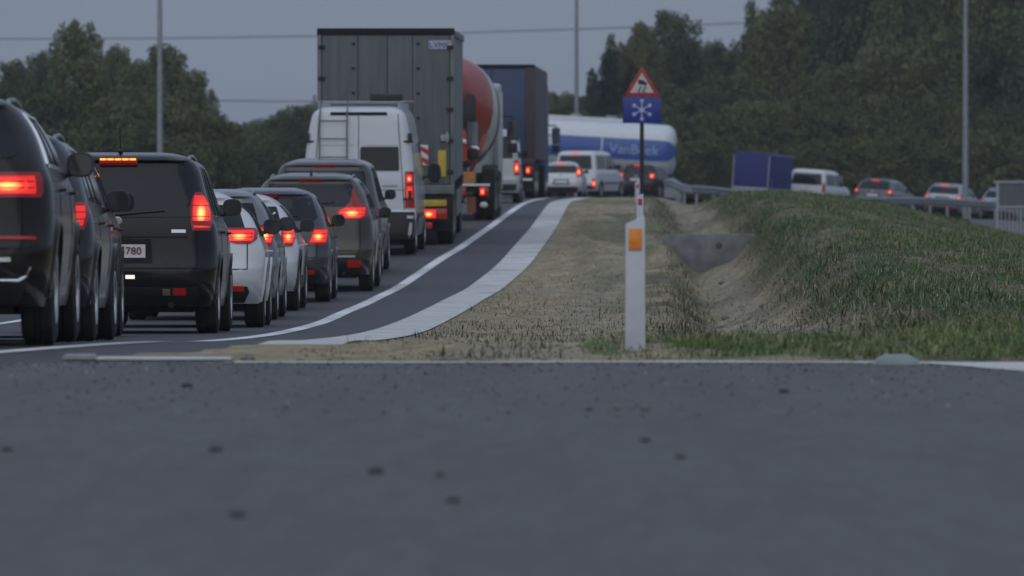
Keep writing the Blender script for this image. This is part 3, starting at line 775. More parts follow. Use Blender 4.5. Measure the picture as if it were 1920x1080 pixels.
# ================================================================== VEHICLES
class Body:
    """car shell built from plan outlines stacked in height; knows its own rear and side surfaces"""
    def __init__(s, L, W, H, w, yr, yf, rx=.30, ry=.26, bow=.06, zb=.22, rcab=.20):
        s.L = L; s.W = W; s.H = H; s.hw = W/2; s.zb = zb
        s.fw = pchip(*zip(*w)); s.fr = pchip(*zip(*yr)); s.ff = pchip(*zip(*yf))
        s.rx = rx; s.ry = ry; s.bow = bow; s.rcab = rcab
    def dims(s, z):
        w = float(s.fw(z))*s.hw; yr = float(s.fr(z)); yf = s.L - float(s.ff(z))
        k = min(1, w/s.hw + .05)
        return w, yr, yf, min(s.rx*k, w*.8), s.ry, s.bow
    def rear_y(s, x, z):
        w, yr, yf, rx, ry, bow = s.dims(z); a = min(abs(x), w*.9995)
        y = yr + bow*(a/w)**2
        if a > w - rx:
            t = (a - (w - rx))/rx; y += ry*(1 - math.sqrt(max(0, 1 - t*t)))
        return y
    def side_x(s, y, z):
        w, yr, yf, rx, ry, bow = s.dims(z)
        ys = yr + bow + ry; ye = yf - .35
        if y < ys:
            t = min(1, (ys - y)/ry); return w - rx + rx*math.sqrt(max(0, 1 - t*t))
        return w*s.taper(y)
    def taper(s, y): return 1 - .07*max(0, (y - s.L*.55)/(s.L*.45))**2.2
    def rear_pt(s, x, z, d):
        e = .004
        w = s.dims(z)[0]; x = max(-w*.993, min(w*.993, x))
        y = s.rear_y(x, z)
        gx = (s.rear_y(x + e, z) - s.rear_y(x - e, z))/(2*e); gz = (s.rear_y(x, z + e) - s.rear_y(x, z - e))/(2*e)
        gx = max(-6, min(6, gx))
        n = Vector((gx, -1, gz)).normalized()
        return Vector((x, y, z)) + n*d
    def mesh(s, arches=()):
        z = []; a = s.zb
        while a < s.H*.62: z.append(a); a += .035
        while a < s.H - .12: z.append(a); a += .045
        z += [s.H - .12, s.H - .09, s.H - .06, s.H - .035, s.H - .015, s.H - .004]
        V = []; n1, n2, n3 = 9, 8, 64
        rows = []
        for zz in z:
            w, yr, yf, rx, ry, bow = s.dims(zz); half = []
            for k in range(n1):
                x = (w - rx)*k/n1; half.append((x, yr + bow*(x/w)**2))
            for k in range(n2):
                t = math.pi/2*k/n2; x = w - rx + rx*math.sin(t); half.append((x, yr + bow*(x/w)**2 + ry*(1 - math.cos(t))))
            ys = yr + bow + ry; fr = .35; ye = max(yf - fr - .12, ys + .05)
            for k in range(n3):
                y = ys + (ye - ys)*k/n3; half.append((w*s.taper(y), y))
            wf = w*s.taper(ye); frx = min(.42, wf*.6); 
            for k in range(n2):
                t = math.pi/2*k/n2; x = wf - frx + frx*math.cos(t); half.append((x, ye + fr*math.sin(t)))
            for k in range(n1 + 1):
                x = (wf - frx)*(1 - k/n1); half.append((x, ye + fr + .12*(1 - (x/(wf - frx))**2)*1.0))
            ring = half + [(-x, y) for (x, y) in half[-2:0:-1]]
            rows.append(len(ring)); V += [(x, y, zz) for (x, y) in ring]
        n = rows[0]; Fc = []
        for i in range(len(z)-1):
            for j in range(n): Fc.append((i*n + j, i*n + (j+1) % n, (i+1)*n + (j+1) % n, (i+1)*n + j))
        Fc.append(tuple(range(n))[::-1]); Fc.append(tuple(range((len(z)-1)*n, len(z)*n)))
        if arches:
            def inside(p): return any((p[1]-ay)**2 + (p[2]-az)**2 < ar*ar for (ay, az, ar) in arches) and abs(p[0]) > s.hw*.7
            keep = []
            for f in Fc:
                if len(f) == 4 and any(inside(V[i]) for i in f):
                    if sum(inside(V[i]) for i in f) >= 2: continue
                keep.append(f)
            used = set(i for f in keep for i in f)
            for f in keep:
                pass
            for i in used:
                p = V[i]
                if abs(p[0]) < s.hw*.7: continue
                for (ay, az, ar) in arches:
                    dd = math.hypot(p[1]-ay, p[2]-az)
                    if ar - .045 < dd < ar:
                        V[i] = (p[0], ay + (p[1]-ay)*ar/dd, az + (p[2]-az)*ar/dd)
            Fc = keep
        b = MB(); b.add(V, Fc); return b
    def rear_patch(s, rows, d=.006, n=8, skirt=.03, mb=None):
        b = mb or MB(); rows = sorted(rows); G = []
        if len(rows) == 2 and rows[1][0] - rows[0][0] > .05: rows = rows_lerp(rows, 4)
        for (z, x0, x1) in rows:
            G.append([s.rear_pt(x0 + (x1-x0)*k/n, z, d) for k in range(n+1)])
        S_ = [[s.rear_pt(r[1] + (r[2]-r[1])*k/n, r[0], -skirt) for k in range(n+1)] for r in rows]
        return patch(b, G, S_)
    def side_patch(s, rows, side, d=.006, n=8, skirt=.03, mb=None):
        b = mb or MB(); rows = sorted(rows)
        G = [[Vector((side*(s.side_x(y0 + (y1-y0)*k/n, z) + d), y0 + (y1-y0)*k/n, z)) for k in range(n+1)] for (z, y0, y1) in rows]
        S_ = [[p - Vector((side*(d + skirt), 0, 0)) for p in r] for r in G]
        return patch(b, G, S_)
def patch(b, G, S_):
    m = len(G); n = len(G[0]); v = [p for r in G for p in r]; o = len(v); v += [p for r in S_ for p in r]
    f = [(i*n + j, i*n + j+1, (i+1)*n + j+1, (i+1)*n + j) for i in range(m-1) for j in range(n-1)]
    bd = [(0, j) for j in range(n)] + [(i, n-1) for i in range(1, m)] + [(m-1, j) for j in range(n-2, -1, -1)] + [(i, 0) for i in range(m-2, 0, -1)]
    ix = [i*n + j for i, j in bd]
    for k in range(len(ix)):
        a, c = ix[k], ix[(k+1) % len(ix)]; f.append((a, c, c + o, a + o))
    return b.add([tuple(p) for p in v], f)
def rows_lerp(pts, n=5):
    """densify (z, x0, x1) rows"""
    pts = sorted(pts); out = []
    for a, c in zip(pts[:-1], pts[1:]):
        for k in range(n): t = k/n; out.append(tuple(a[i] + (c[i]-a[i])*t for i in range(3)))
    return out + [pts[-1]]

def wheel_part(parent, x, y, r, wid, side, rim=True, spokes=5, rimmat=None):
    b = MB(); h = wid/2; ri = r*.64
    prof = [(-h*.7, ri), (-h*.95, ri + (r-ri)*.25), (-h, ri + (r-ri)*.6), (-h*.82, r*.985), (-h*.55, r), (-h*.2, r), (-h*.17, r*.975), (-h*.1, r*.975), (-h*.07, r),
            (h*.07, r), (h*.1, r*.975), (h*.17, r*.975), (h*.2, r), (h*.55, r), (h*.82, r*.985), (h, ri + (r-ri)*.6), (h*.95, ri + (r-ri)*.25), (h*.7, ri)]
    b.lathe(prof, (0, 0, 0), 'x', 36)
    w = b.build('wheel', M_tyre, parent, True); w.location = (x, y, r - .008)
    if rim:
        b = MB(); o = side*h
        b.lathe([(o*.35, ri*.98), (o*.9, ri*1.0), (o*.98, ri*.98), (o*.92, ri*.9), (o*.45, ri*.86)], (0, 0, 0), 'x', 28)
        b.lathe([(o*.4, ri*.22), (o*.8, ri*.22), (o*.86, ri*.16)], (0, 0, 0), 'x', 14)
        for k in range(spokes):
            a = 2*math.pi*k/spokes; c, s_ = math.cos(a), math.sin(a); t = .045*r/.33
            q = [(ri*.15, -t), (ri*.95, -t*.8), (ri*.95, t*.8), (ri*.15, t)]
            v = [(o*e, c*p[0] - s_*p[1], s_*p[0] + c*p[1]) for e in (.55, .84) for p in q]
            b.add(v, [(0,1,2,3), (4,7,6,5), (0,4,5,1), (1,5,6,2), (2,6,7,3), (3,7,4,0)])
        rm = b.build('rim', rimmat or M_rim, w, True)
    return w

def mirror_part(parent, B, z, y, side, w=.185, h=.165, m=None, out=.11):
    x0 = B.side_x(y, z); cx = side*(x0 + out)
    b = MB()
    prof = []
    # housing: squashed rounded box, front rounded, rear flat
    for (a, k) in ((0, .96), (.02, 1.), (.05, .98), (.09, .8), (.115, .5), (.12, .1)): prof.append((a, k))
    b.lathe(prof, (cx, y, z + .03), 'y', 20, w/2, h/2, 2.8)
    b.tube([(side*(x0 - .03), y + .05, z - .05), (cx - side*w*.25, y + .05, z - .02)], .025, 6)
    o = b.build('door_mirror', m or M_black, parent, True)
    b = MB(); b.lathe([(-.004, .84), (.006, .86)], (cx, y, z + .03), 'y', 20, w/2, h/2, 2.8)
    b.build('mirror_glass', M_tint, o, True)
    return o

def place(D, px_right, W, yaw=0., yoff=.85):
    """rear bumper point of a vehicle whose right flank shows at px_right over its rear axle"""
    X = PX(px_right, D + yoff) - W/2*math.cos(yaw)
    X += math.sin(yaw)*yoff
    return X, D
def ground_rot(X, D, yaw, L):
    f = Vector((-math.sin(yaw), math.cos(yaw))); rt = Vector((math.cos(yaw), math.sin(yaw)))
    z0 = float(base_z(X + f.x*.8, D + f.y*.8)); z1 = float(base_z(X + f.x*(L-.8), D + f.y*(L-.8)))
    sl = (z1 - z0)/(L - 1.6)
    zl = float(base_z(X - rt.x*.75 + f.x*L/2, D - rt.y*.75 + f.y*L/2)); zr = float(base_z(X + rt.x*.75 + f.x*L/2, D + rt.y*.75 + f.y*L/2))
    e = Matrix.Rotation(yaw, 3, 'Z') @ Matrix.Rotation(math.atan(sl), 3, 'X') @ Matrix.Rotation(-math.atan((zr - zl)/1.5), 3, 'Y')
    return (X, D, (z0 - sl*.8) + .008), e.to_euler('XYZ')

def hatch_body(L, W, H, tall=0., slope=.36, belt=None, roofw=.70, zb=.24, rx=.30, ry=.26, bow=.05):
    bl = belt or H*.635
    w = [(zb-.1, .90), (zb+.08, .955), (.55, .985), (.72, 1.0), (bl - .10, .985), (bl, .945), (bl + (H-bl)*.45, .855 if roofw > .69 else .83), (H - .13, roofw + .035), (H - .07, roofw - .05), (H - .025, roofw - .17), (H, roofw - .34)]
    yr = [(zb-.1, .34), (zb+.02, .16), (.40, .035), (.50, 0.), (.60, .0), (.66, .035), (.74, .06), (bl - .05, .085), (bl + .02, .115), (H - .20, slope*.78 + .03), (H - .12, slope - .02), (H - .09, slope - .06), (H - .06, slope - .03), (H - .03, slope + .18), (H, slope + .75)]
    yf = [(zb-.1, .3), (zb+.1, .1), (.45, 0.), (.62, .03), (.74, .12), (bl - .14, .42), (bl - .04, 1.0), (bl + .04, 1.18), (H - .16, 1.85), (H - .06, 2.1), (H, 2.5)]
    return Body(L, W, H, w, yr, yf, rx=rx, ry=ry, bow=bow, zb=zb)

def car(name, label, D, pxr, pm, L=4.1, W=1.76, H=1.48, yaw=0., X=None, tail=None, litz=None, win=None, plate=None, r=.315, body=None,
        third=True, rails=False, antenna=None, cladding=False, reflect=None, mirz=None, badge=True, wiper=True, chrome=False, group='cars queuing on the main road',
        lit=True, bumper_line=None, plate_text='', slope=.36, roofw=.70, belt=None, dim=False, mirmat=None, cat='car', detail=True, rimmat=None, glassmat=None):
    yaw = R(yaw)
    if X is None: X, _ = place(D, pxr, W, yaw)
    loc, rot = ground_rot(X, D, yaw, L)
    root = thing(name, label, cat, loc, rot, group)
    B = body or hatch_body(L, W, H, slope=slope, roofw=roofw, belt=belt)
    bl = belt or H*.635
    ya = .80 + .04*(L - 4); yb = L - .86
    arches = [(ya, r + .01, r + .055), (yb, r + .01, r + .055)]
    bo = B.mesh(arches).build('body', pm, root, True)
    # dark wheel wells and floor
    b = MB(); b.box(-W*.36, W*.36, .35, L - .4, B.zb - .05, B.zb + .28)
    for yy in (ya, yb): b.box(-W*.47, W*.47, yy - r - .03, yy + r + .03, r*1.1, r*2.08)
    b.build('underbody', M_under, root)
    # wheel arch lips
    for yy in (ya, yb):
        for sd in (-1, 1):
            b = MB(); G = []; S_ = []
            for k in range(19):
                a = math.pi*(-.06 + 1.12*k/18); row = []; rs = []
                for rad in ((r + .035, r + .058, r + (.105 if cladding else .075))):
                    y = yy + rad*math.cos(a); z = max(r + .01 + rad*math.sin(a), B.zb + .004)
                    xx = B.side_x(y, z) + (.022 if rad < r + .1 and not cladding else .02)
                    row.append(Vector((sd*xx, y, z))); rs.append(Vector((sd*(xx - .06), y, z)))
                G.append(row); S_.append(rs)
            patch(b, G, S_); b.build('wheel_arch', M_black if cladding else pm, root, True)
    for yy in (ya, yb):
        for sd in (-1, 1): wheel_part(root, sd*(W/2 - .115), yy, r, .215, sd, detail, rimmat=rimmat)
    # rear window
    wz0, wz1, wx0, wx1 = win or (bl + .06, H - .17, W*.385, W*.335)
    gm = glassmat or M_glass
    rw = B.rear_patch(rows_lerp([(wz0, -wx0*.93, wx0*.93), (wz0 + .04, -wx0, wx0), (wz1 - .05, -wx1 - .02, wx1 + .02), (wz1, -wx1, wx1)], 3), .007, 12).build('rear_window', gm, root, True)
    if wiper:
        b = MB(); p0 = B.rear_pt(-.02, wz0 + .015, .02); p1 = B.rear_pt(wx0*.62, wz0 + .055, .016); b.tube([p0, p1], .009, 5)
        b.build('wiper', M_black, root)
    # side windows with pillars
    for sd in (-1, 1):
        rws = []
        for k in range(7):
            z = bl + .035 + (H - .15 - bl - .035)*k/6
            rws.append((z, float(B.fr(z)) + .42 + .10*(1 - k/6), B.L - float(B.ff(z)) - .62 + .0*k))
        sw = B.side_patch(rws, sd, .006, 14).build('side_window', M_tint, root, True)
        for f0 in (.28, .62):
            rp = [(z, y0 + (y1-y0)*f0 - .035, y0 + (y1-y0)*f0 + .035) for (z, y0, y1) in rws]
            B.side_patch(rp, sd, .011, 1, .01).build('pillar', M_black, sw, True)
        if chrome:
            b = MB()
            B.side_patch([(z, y0 - .03, y0 + .02) for (z, y0, y1) in rws], sd, .014, 1, .012, b)
            B.side_patch([(rws[0][0] - .022, rws[0][1] - .02, rws[0][2]), (rws[0][0] + .004, rws[0][1], rws[0][2])], sd, .014, 14, .012, b)
            B.side_patch([(rws[-1][0] - .004, rws[-1][1] - .02, rws[-1][2]), (rws[-1][0] + .02, rws[-1][1], rws[-1][2])], sd, .014, 14, .012, b)
            b.build('window_trim', M_chrome, root, True)
        # door seams and handles
        for f0 in (.30, .62):
            yy = L*(.28 + .30*(f0 > .5)); b = MB()
            B.side_patch([(z_, yy - .005, yy + .005) for z_ in np.linspace(.46, bl, 6)], sd, .003, 1, .01, b).build('door_seam', M_seam, root)
            zz = bl - .12; b = MB(); xh = B.side_x(yy + .15, zz)
            b.tube([(sd*(xh - .01), yy + .07, zz), (sd*(xh + .03), yy + .10, zz), (sd*(xh + .03), yy + .22, zz), (sd*(xh - .01), yy + .25, zz)], .012, 6)
            b.build('door_handle', pm, root, True)
        mirror_part(root, B, (mirz or bl + .09), L - float(B.ff(bl + .06)) - .42, sd, m=mirmat or M_black)
    # tail lights
    tl = tail or [(.78, W*.36, W*.47), (.86, W*.35, W*.475), (1.0, W*.36, W*.465)]
    for sd in (-1, 1):
        rr_ = [(z, a, c) if sd > 0 else (z, -c, -a) for (z, a, c) in tl]
        lens = B.rear_patch(rows_lerp(rr_, 3), .012, 8, .05).build('tail_light', M_redlens if lit else M_refl, root, True)
        if lit:
            z0 = tl[0][0]; z1 = tl[-1][0]; lz = litz or (z0 + (z1-z0)*.15, z0 + (z1-z0)*.85)
            def at(z):
                zs = [t_[0] for t_ in sorted(tl)]; return (float(np.interp(z, zs, [t_[1] for t_ in sorted(tl)])), float(np.interp(z, zs, [t_[2] for t_ in sorted(tl)])))
            rz = []
            for k in range(5):
                z = lz[0] + (lz[1]-lz[0])*k/4; a, c = at(z); m_ = .10*(c - a); rz.append((z, a + m_, c - m_) if sd > 0 else (z, -c + m_, -a - m_))
            el = B.rear_patch(rz, .015, 6, .01).build('lamp_element', M_dimred if dim else M_lamp, lens, True)
            for fz in (.34, .68):
                z = lz[0] + (lz[1]-lz[0])*fz; a, c = at(z)
                B.rear_patch([(z - .004, *sorted((sd*a, sd*c))), (z + .004, *sorted((sd*a, sd*c)))], .0165, 6, .008).build('lens_rib', M_redlens, lens)
            if False:
                rz = []
                for k in range(4):
                    z = lz[0] + (lz[1]-lz[0])*(.22 + .42*k/3); a, c = at(z); m_ = .33*(c - a); rz.append((z, a + m_, c - m_) if sd > 0 else (z, -c + m_, -a - m_))
                B.rear_patch(rz, .018, 4, .01).build('bulb_glow', M_hot, lens, True)
    if third:
        zt = H - .105
        B.rear_patch([(zt - .02, -.17, .17), (zt + .018, -.165, .165)], .012, 8, .03).build('high_brake_light', M_lit if lit and third == 'lit' else M_redlens, root, True)
    # tailgate seam, plate, bumper insert
    b = MB(); zs = tl[0][0] - .02
    for sd in (-1, 1):
        B.rear_patch([(z_, sd*(W*.40) - .005, sd*(W*.40) + .005) for z_ in np.linspace(.60, zs + .04, 6)], .003, 1, .012, b)
    B.rear_patch([(.592, -W*.40, W*.40), (.602, -W*.40, W*.40)], .003, 12, .012, b)
    b.build('tailgate_seam', M_seam, root)
    pz, ph = (plate or (.76, .12))[:2]; po = (plate or (0, 0, 0))[2] if plate and len(plate) > 2 else 0.
    rc = B.rear_patch([(pz - ph*.5 - .05, po - .33, po + .33), (pz + ph*.5 + .05, po - .31, po + .31)], .003, 6, .02).build('plate_recess', M_seam, root)
    pl = B.rear_patch([(pz - ph*.5, po - .26, po + .26), (pz + ph*.5, po - .26, po + .26)], .010, 4, .02).build('number_plate', M_plate, root)
    if plate_text:
        text_part('plate_lettering', plate_text, .10, M_platered, pl, (po + .135, B.rear_y(.1, pz) - .016, pz))
    B.rear_patch(rows_lerp([(B.zb + .015, -W*.38, W*.38), (.36, -W*.41, W*.41), (.42, -W*.40, W*.40)], 2), .008, 14, .03).build('bumper_insert', M_black, root, True)
    if cladding:
        for sd in (-1, 1):
            B.side_patch([(z_, ya + r + .08, yb - r - .08) for z_ in (B.zb + .02, .32, .42)], sd, .014, 8, .02).build('sill_cladding', M_black, root, True)
    if bumper_line:
        B.rear_patch([(bumper_line, -W*.36, W*.36), (bumper_line + .028, -W*.36, W*.36)], .016, 12, .02).build('bumper_trim', M_chrome, root, True)
    rf = reflect or (.40, .05, .27, .38)
    for sd in (-1, 1):
        a, c = W*rf[2], W*rf[3]
        B.rear_patch([(rf[0] - rf[1]/2, *(sorted((sd*a, sd*c)))), (rf[0] + rf[1]/2, *(sorted((sd*a, sd*c))))], .014, 4, .02).build('reflector', M_refl, root, True)
    if badge:
        b = MB(); b.lathe([(-.006, .035), (.004, .045), (.012, .045)], (0, 0, 0), 'y', 16)
        p = B.rear_pt(0, bl - .03, .006); bd = b.build('badge', M_chrome, root, True); bd.location = p
    if rails:
        for sd in (-1, 1):
            x = sd*W*roofw*.46; b = MB()
            y0, y1 = slope + .28, L - 2.3
            b.tube([(x, y0 - .02, H - .10), (x, y0 + .16, H - .055), (x, (y0+y1)/2, H - .035), (x, y1 - .16, H - .055), (x, y1 + .02, H - .10)], .017, 8)
            b.build('roof_rail', M_galv, root, True)
    if antenna:
        b = MB()
        if antenna == 'fin':
            b.prism([(slope + .22, H - .03), (slope + .42, H - .03), (slope + .27, H + .05), (slope + .235, H + .055)], 'x', -.018, .018); b.build('antenna', M_black, root, bevel=.006)
        else:
            b.ball((0, slope + .3, H), .03, .04, .025); b.tube([(0, slope + .3, H), (0, slope + .16, H + .24)], [.007, .004], 5); b.build('antenna', M_black, root)
    b = MB(); b.tube([(W*.27, .10, B.zb + .02), (W*.27, .5, B.zb + .02)], .03, 10); b.build('exhaust', M_under, root, True)
    # headlights and grille, seen from other sides
    for sd in (-1, 1):
        b = MB(); b.ball((sd*W*.36, L - .20, bl - .27), .17, .12, .07); b.build('headlight', M_tint, root, True)
    b = MB(); b.box(-.45, .45, L - .08, L - .005, .42, .58); b.build('grille', M_black, root, bevel=.01)
    return root, B

# paints
P_black = paint('paint_black', (.008, .008, .009), .0, .22, amt=.2, coat=.45, spec=.15)
P_brown = paint('paint_dark_brown', (.016, .012, .010), .1, .22, amt=.25, coat=.45, spec=.15)
P_char = paint('paint_charcoal', (.020, .021, .022), .2, .25, coat=.5, spec=.2)
P_darkgreen = paint('paint_dark_grey_green', (.022, .024, .023), .2, .25, coat=.5, spec=.2)
P_white = paint('paint_white', (.70, .71, .72), .0, .3, amt=.3)
P_silver = paint('paint_silver', (.38, .39, .41), .6, .3)
P_olive = paint('paint_olive_brown', (.062, .054, .042), .35, .32)
P_blueg = paint('paint_blue_grey', (.055, .062, .074), .4, .32)
P_taupe = paint('paint_taupe', (.085, .078, .072), .4, .32)
P_grey = paint('paint_mid_grey', (.20, .21, .22), .5, .3)
P_greyd = paint('paint_slate', (.09, .10, .11), .4, .32)

# 1 black-brown estate-like SUV nearest, cut by the frame
root, B = car('suv', 'dark brown SUV with chrome bumper strip, last in the queue', 43.0, 109, P_brown, 4.45, 1.84, 1.59, yaw=.8, slope=.34, roofw=.72, belt=1.10, r=.36,
    tail=[(.915, .46, .835), (.95, .44, .85), (1.03, .42, .845), (1.07, .44, .83)], chrome=True, rails=True, bumper_line=.515, reflect=(.66, .022, .20, .44), mirz=1.14, antenna='fin')
for sd in (-1, 1):
    b = MB(); c = B.rear_pt(sd*.62, .43, .02)
    pts = [B.rear_pt(sd*(.60 + dx_), dz_, .018) for dx_, dz_ in ((-.20, .485), (-.165, .425), (-.12, .405), (.10, .405), (.15, .43), (.175, .485))]
    b.tube(pts, .011, 6, False); b.build('exhaust_trim', M_chrome, root, True)
# 2, 3 dark cars half hidden behind it
car('hatchback', 'black hatchback wedged between the dark brown SUV and a charcoal car', 50.0, 184, P_char, 4.25, 1.79, 1.55, yaw=0.2, r=.325, rails=True, mirz=1.02, tail=[(.80, .62, .82), (.9, .60, .85), (1.0, .62, .84)], dim=True, slope=.42)
car('crossover', 'charcoal crossover just behind the big black people carrier', 57.0, 210, P_darkgreen, 4.25, 1.78, 1.62, yaw=1.0, r=.33, mirz=1.12, tail=[(.87, .72, .83), (.95, .70, .845), (1.05, .72, .83)], cladding=True, slope=.34)
# 4 big black people carrier
root, B = car('people_carrier', 'black people carrier with lit tall brake lights and number plate ending 780', 64.0, 413, P_black, 4.55, 1.84, 1.69, yaw=0., slope=.33, roofw=.745, belt=1.06, r=.335,
    tail=[(.945, .69, .845), (1.03, .67, .865), (1.16, .665, .85), (1.25, .68, .80), (1.30, .70, .755)], litz=(.97, 1.27), win=(1.07, 1.54, .70, .66), plate=(.755, .125), plate_text='-780',
    rails=True, antenna='rod', reflect=(.385, .06, .28, .345), mirz=1.16, third=False, wiper=True)
tb = B.rear_patch([(1.557, -.178, .178), (1.609, -.175, .175)], .035, 10, .06).build('high_brake_light', M_redlens, root, True)
for k in range(5):
    B.rear_patch([(1.562, -.168 + .068*k, -.168 + .068*k + .058), (1.604, -.168 + .068*k, -.168 + .068*k + .058)], .040, 2, .01).build('brake_diode', M_hot, tb, True)
B.rear_patch([(.50, .08, .165), (.535, .08, .165)], .016, 2, .02).build('reversing_lamp', M_revl, root, True)
for sd in (-1, 1): B.rear_patch([(.355, *sorted((sd*.42, sd*.49))), (.41, *sorted((sd*.42, sd*.49)))], .015, 2, .02).build('fog_lamp', mat('fog_lens', (.22, .20, .14), .3), root, True)
B.rear_patch([(.925, .50, .63), (.955, .50, .63)], .014, 3, .01).build('model_badge', M_chrome, root, True)
b = MB(); B.rear_patch([(.88, -.74, .74), (.892, -.74, .74)], .004, 12, .01, b).build('tailgate_crease', M_seam, root)
# 5..10
car('hatchback', 'white hatchback tucked in front of the black people carrier', 71.5, 499, P_white, 4.15, 1.78, 1.43, yaw=.6, r=.32, roofw=.60, tail=[(.86, .60, .74), (.90, .46, .80), (.98, .44, .81), (1.02, .50, .78)], mirz=1.02, slope=.45)
car('hatchback', 'silver-grey hatchback behind a white crossover with dark cladding', 79.0, 523, P_grey, 4.1, 1.74, 1.50, yaw=-.3, r=.31, tail=[(.84, .64, .80), (.95, .62, .83), (1.08, .66, .82)], mirz=1.06, rails=True, slope=.36)
car('crossover', 'white crossover with black wheel cladding and roof', 86.0, 563, P_white, 4.1, 1.76, 1.46, roofw=.64, yaw=-.4, r=.325, cladding=True, tail=[(.80, .70, .80), (.92, .66, .84), (1.04, .68, .82)], mirz=1.02)
car('hatchback', 'small blue-grey hatchback with slanted red tail lights', 93.0, 622, P_blueg, 4.0, 1.74, 1.535, yaw=-.5, r=.31, tail=[(.765, .56, .80), (.82, .58, .835), (.93, .62, .84), (1.0, .66, .83)], win=(1.09, 1.40, .70, .60), mirz=1.05, slope=.46, bumper_line=None)
root, B = car('suv', 'olive brown SUV with boomerang tail lights and silver roof rails', 101.0, 702, P_olive, 4.6, 1.84, 1.72, yaw=-.8, r=.35, slope=.40, roofw=.70, belt=1.16,
    tail=[(1.05, .52, .72), (1.09, .40, .83), (1.17, .36, .845), (1.22, .50, .835), (1.29, .58, .74), (1.38, .60, .68), (1.48, .605, .635)], litz=(1.07, 1.22), win=(1.24, 1.56, .585, .60), rails=True, antenna='fin', reflect=(.405, .10, .30, .40), mirz=1.08, bumper_line=.50, plate=(.86, .12))
car('people_carrier', 'taupe people carrier in front of the olive brown SUV', 110.0, 719, P_taupe, 4.6, 1.84, 1.84, yaw=-1., r=.33, slope=.30, roofw=.74, belt=1.12, tail=[(.86, .70, .83), (.96, .68, .85), (1.06, .70, .84)], mirz=1.2, win=(1.18, 1.66, .68, .62))

# ------------------------------------------------------------------ white high-roof van with ladder
def van_body(L, W, H, zb=.3, nose=1.15, roofw=.80, slope=.14, ry=.10, rx=.14):
    w = [(zb-.1, .93), (zb+.1, .97), (.7, 1.0), (1.25, .99), (H*.62, .955), (H*.82, .89), (H - .16, roofw + .02), (H - .07, roofw - .05), (H - .02, roofw - .18), (H, roofw - .32)]
    yr = [(zb-.1, .2), (zb+.05, .02), (.5, 0), (.74, 0.), (.78, .05), (1.3, .055), (H*.6, .075), (H*.82, .105), (H - .14, slope), (H - .06, slope + .05), (H - .02, slope + .2), (H, slope + .6)]
    yf = [(zb-.1, .2), (.5, 0), (.75, .06), (.98, .3), (1.12, nose - .35), (1.22, nose - .15), (H*.72, nose + .55), (H - .16, nose + 1.0), (H - .05, nose + 1.35), (H, nose + 1.9)]
    return Body(L, W, H, w, yr, yf, rx=rx, ry=ry, bow=.02, zb=zb)
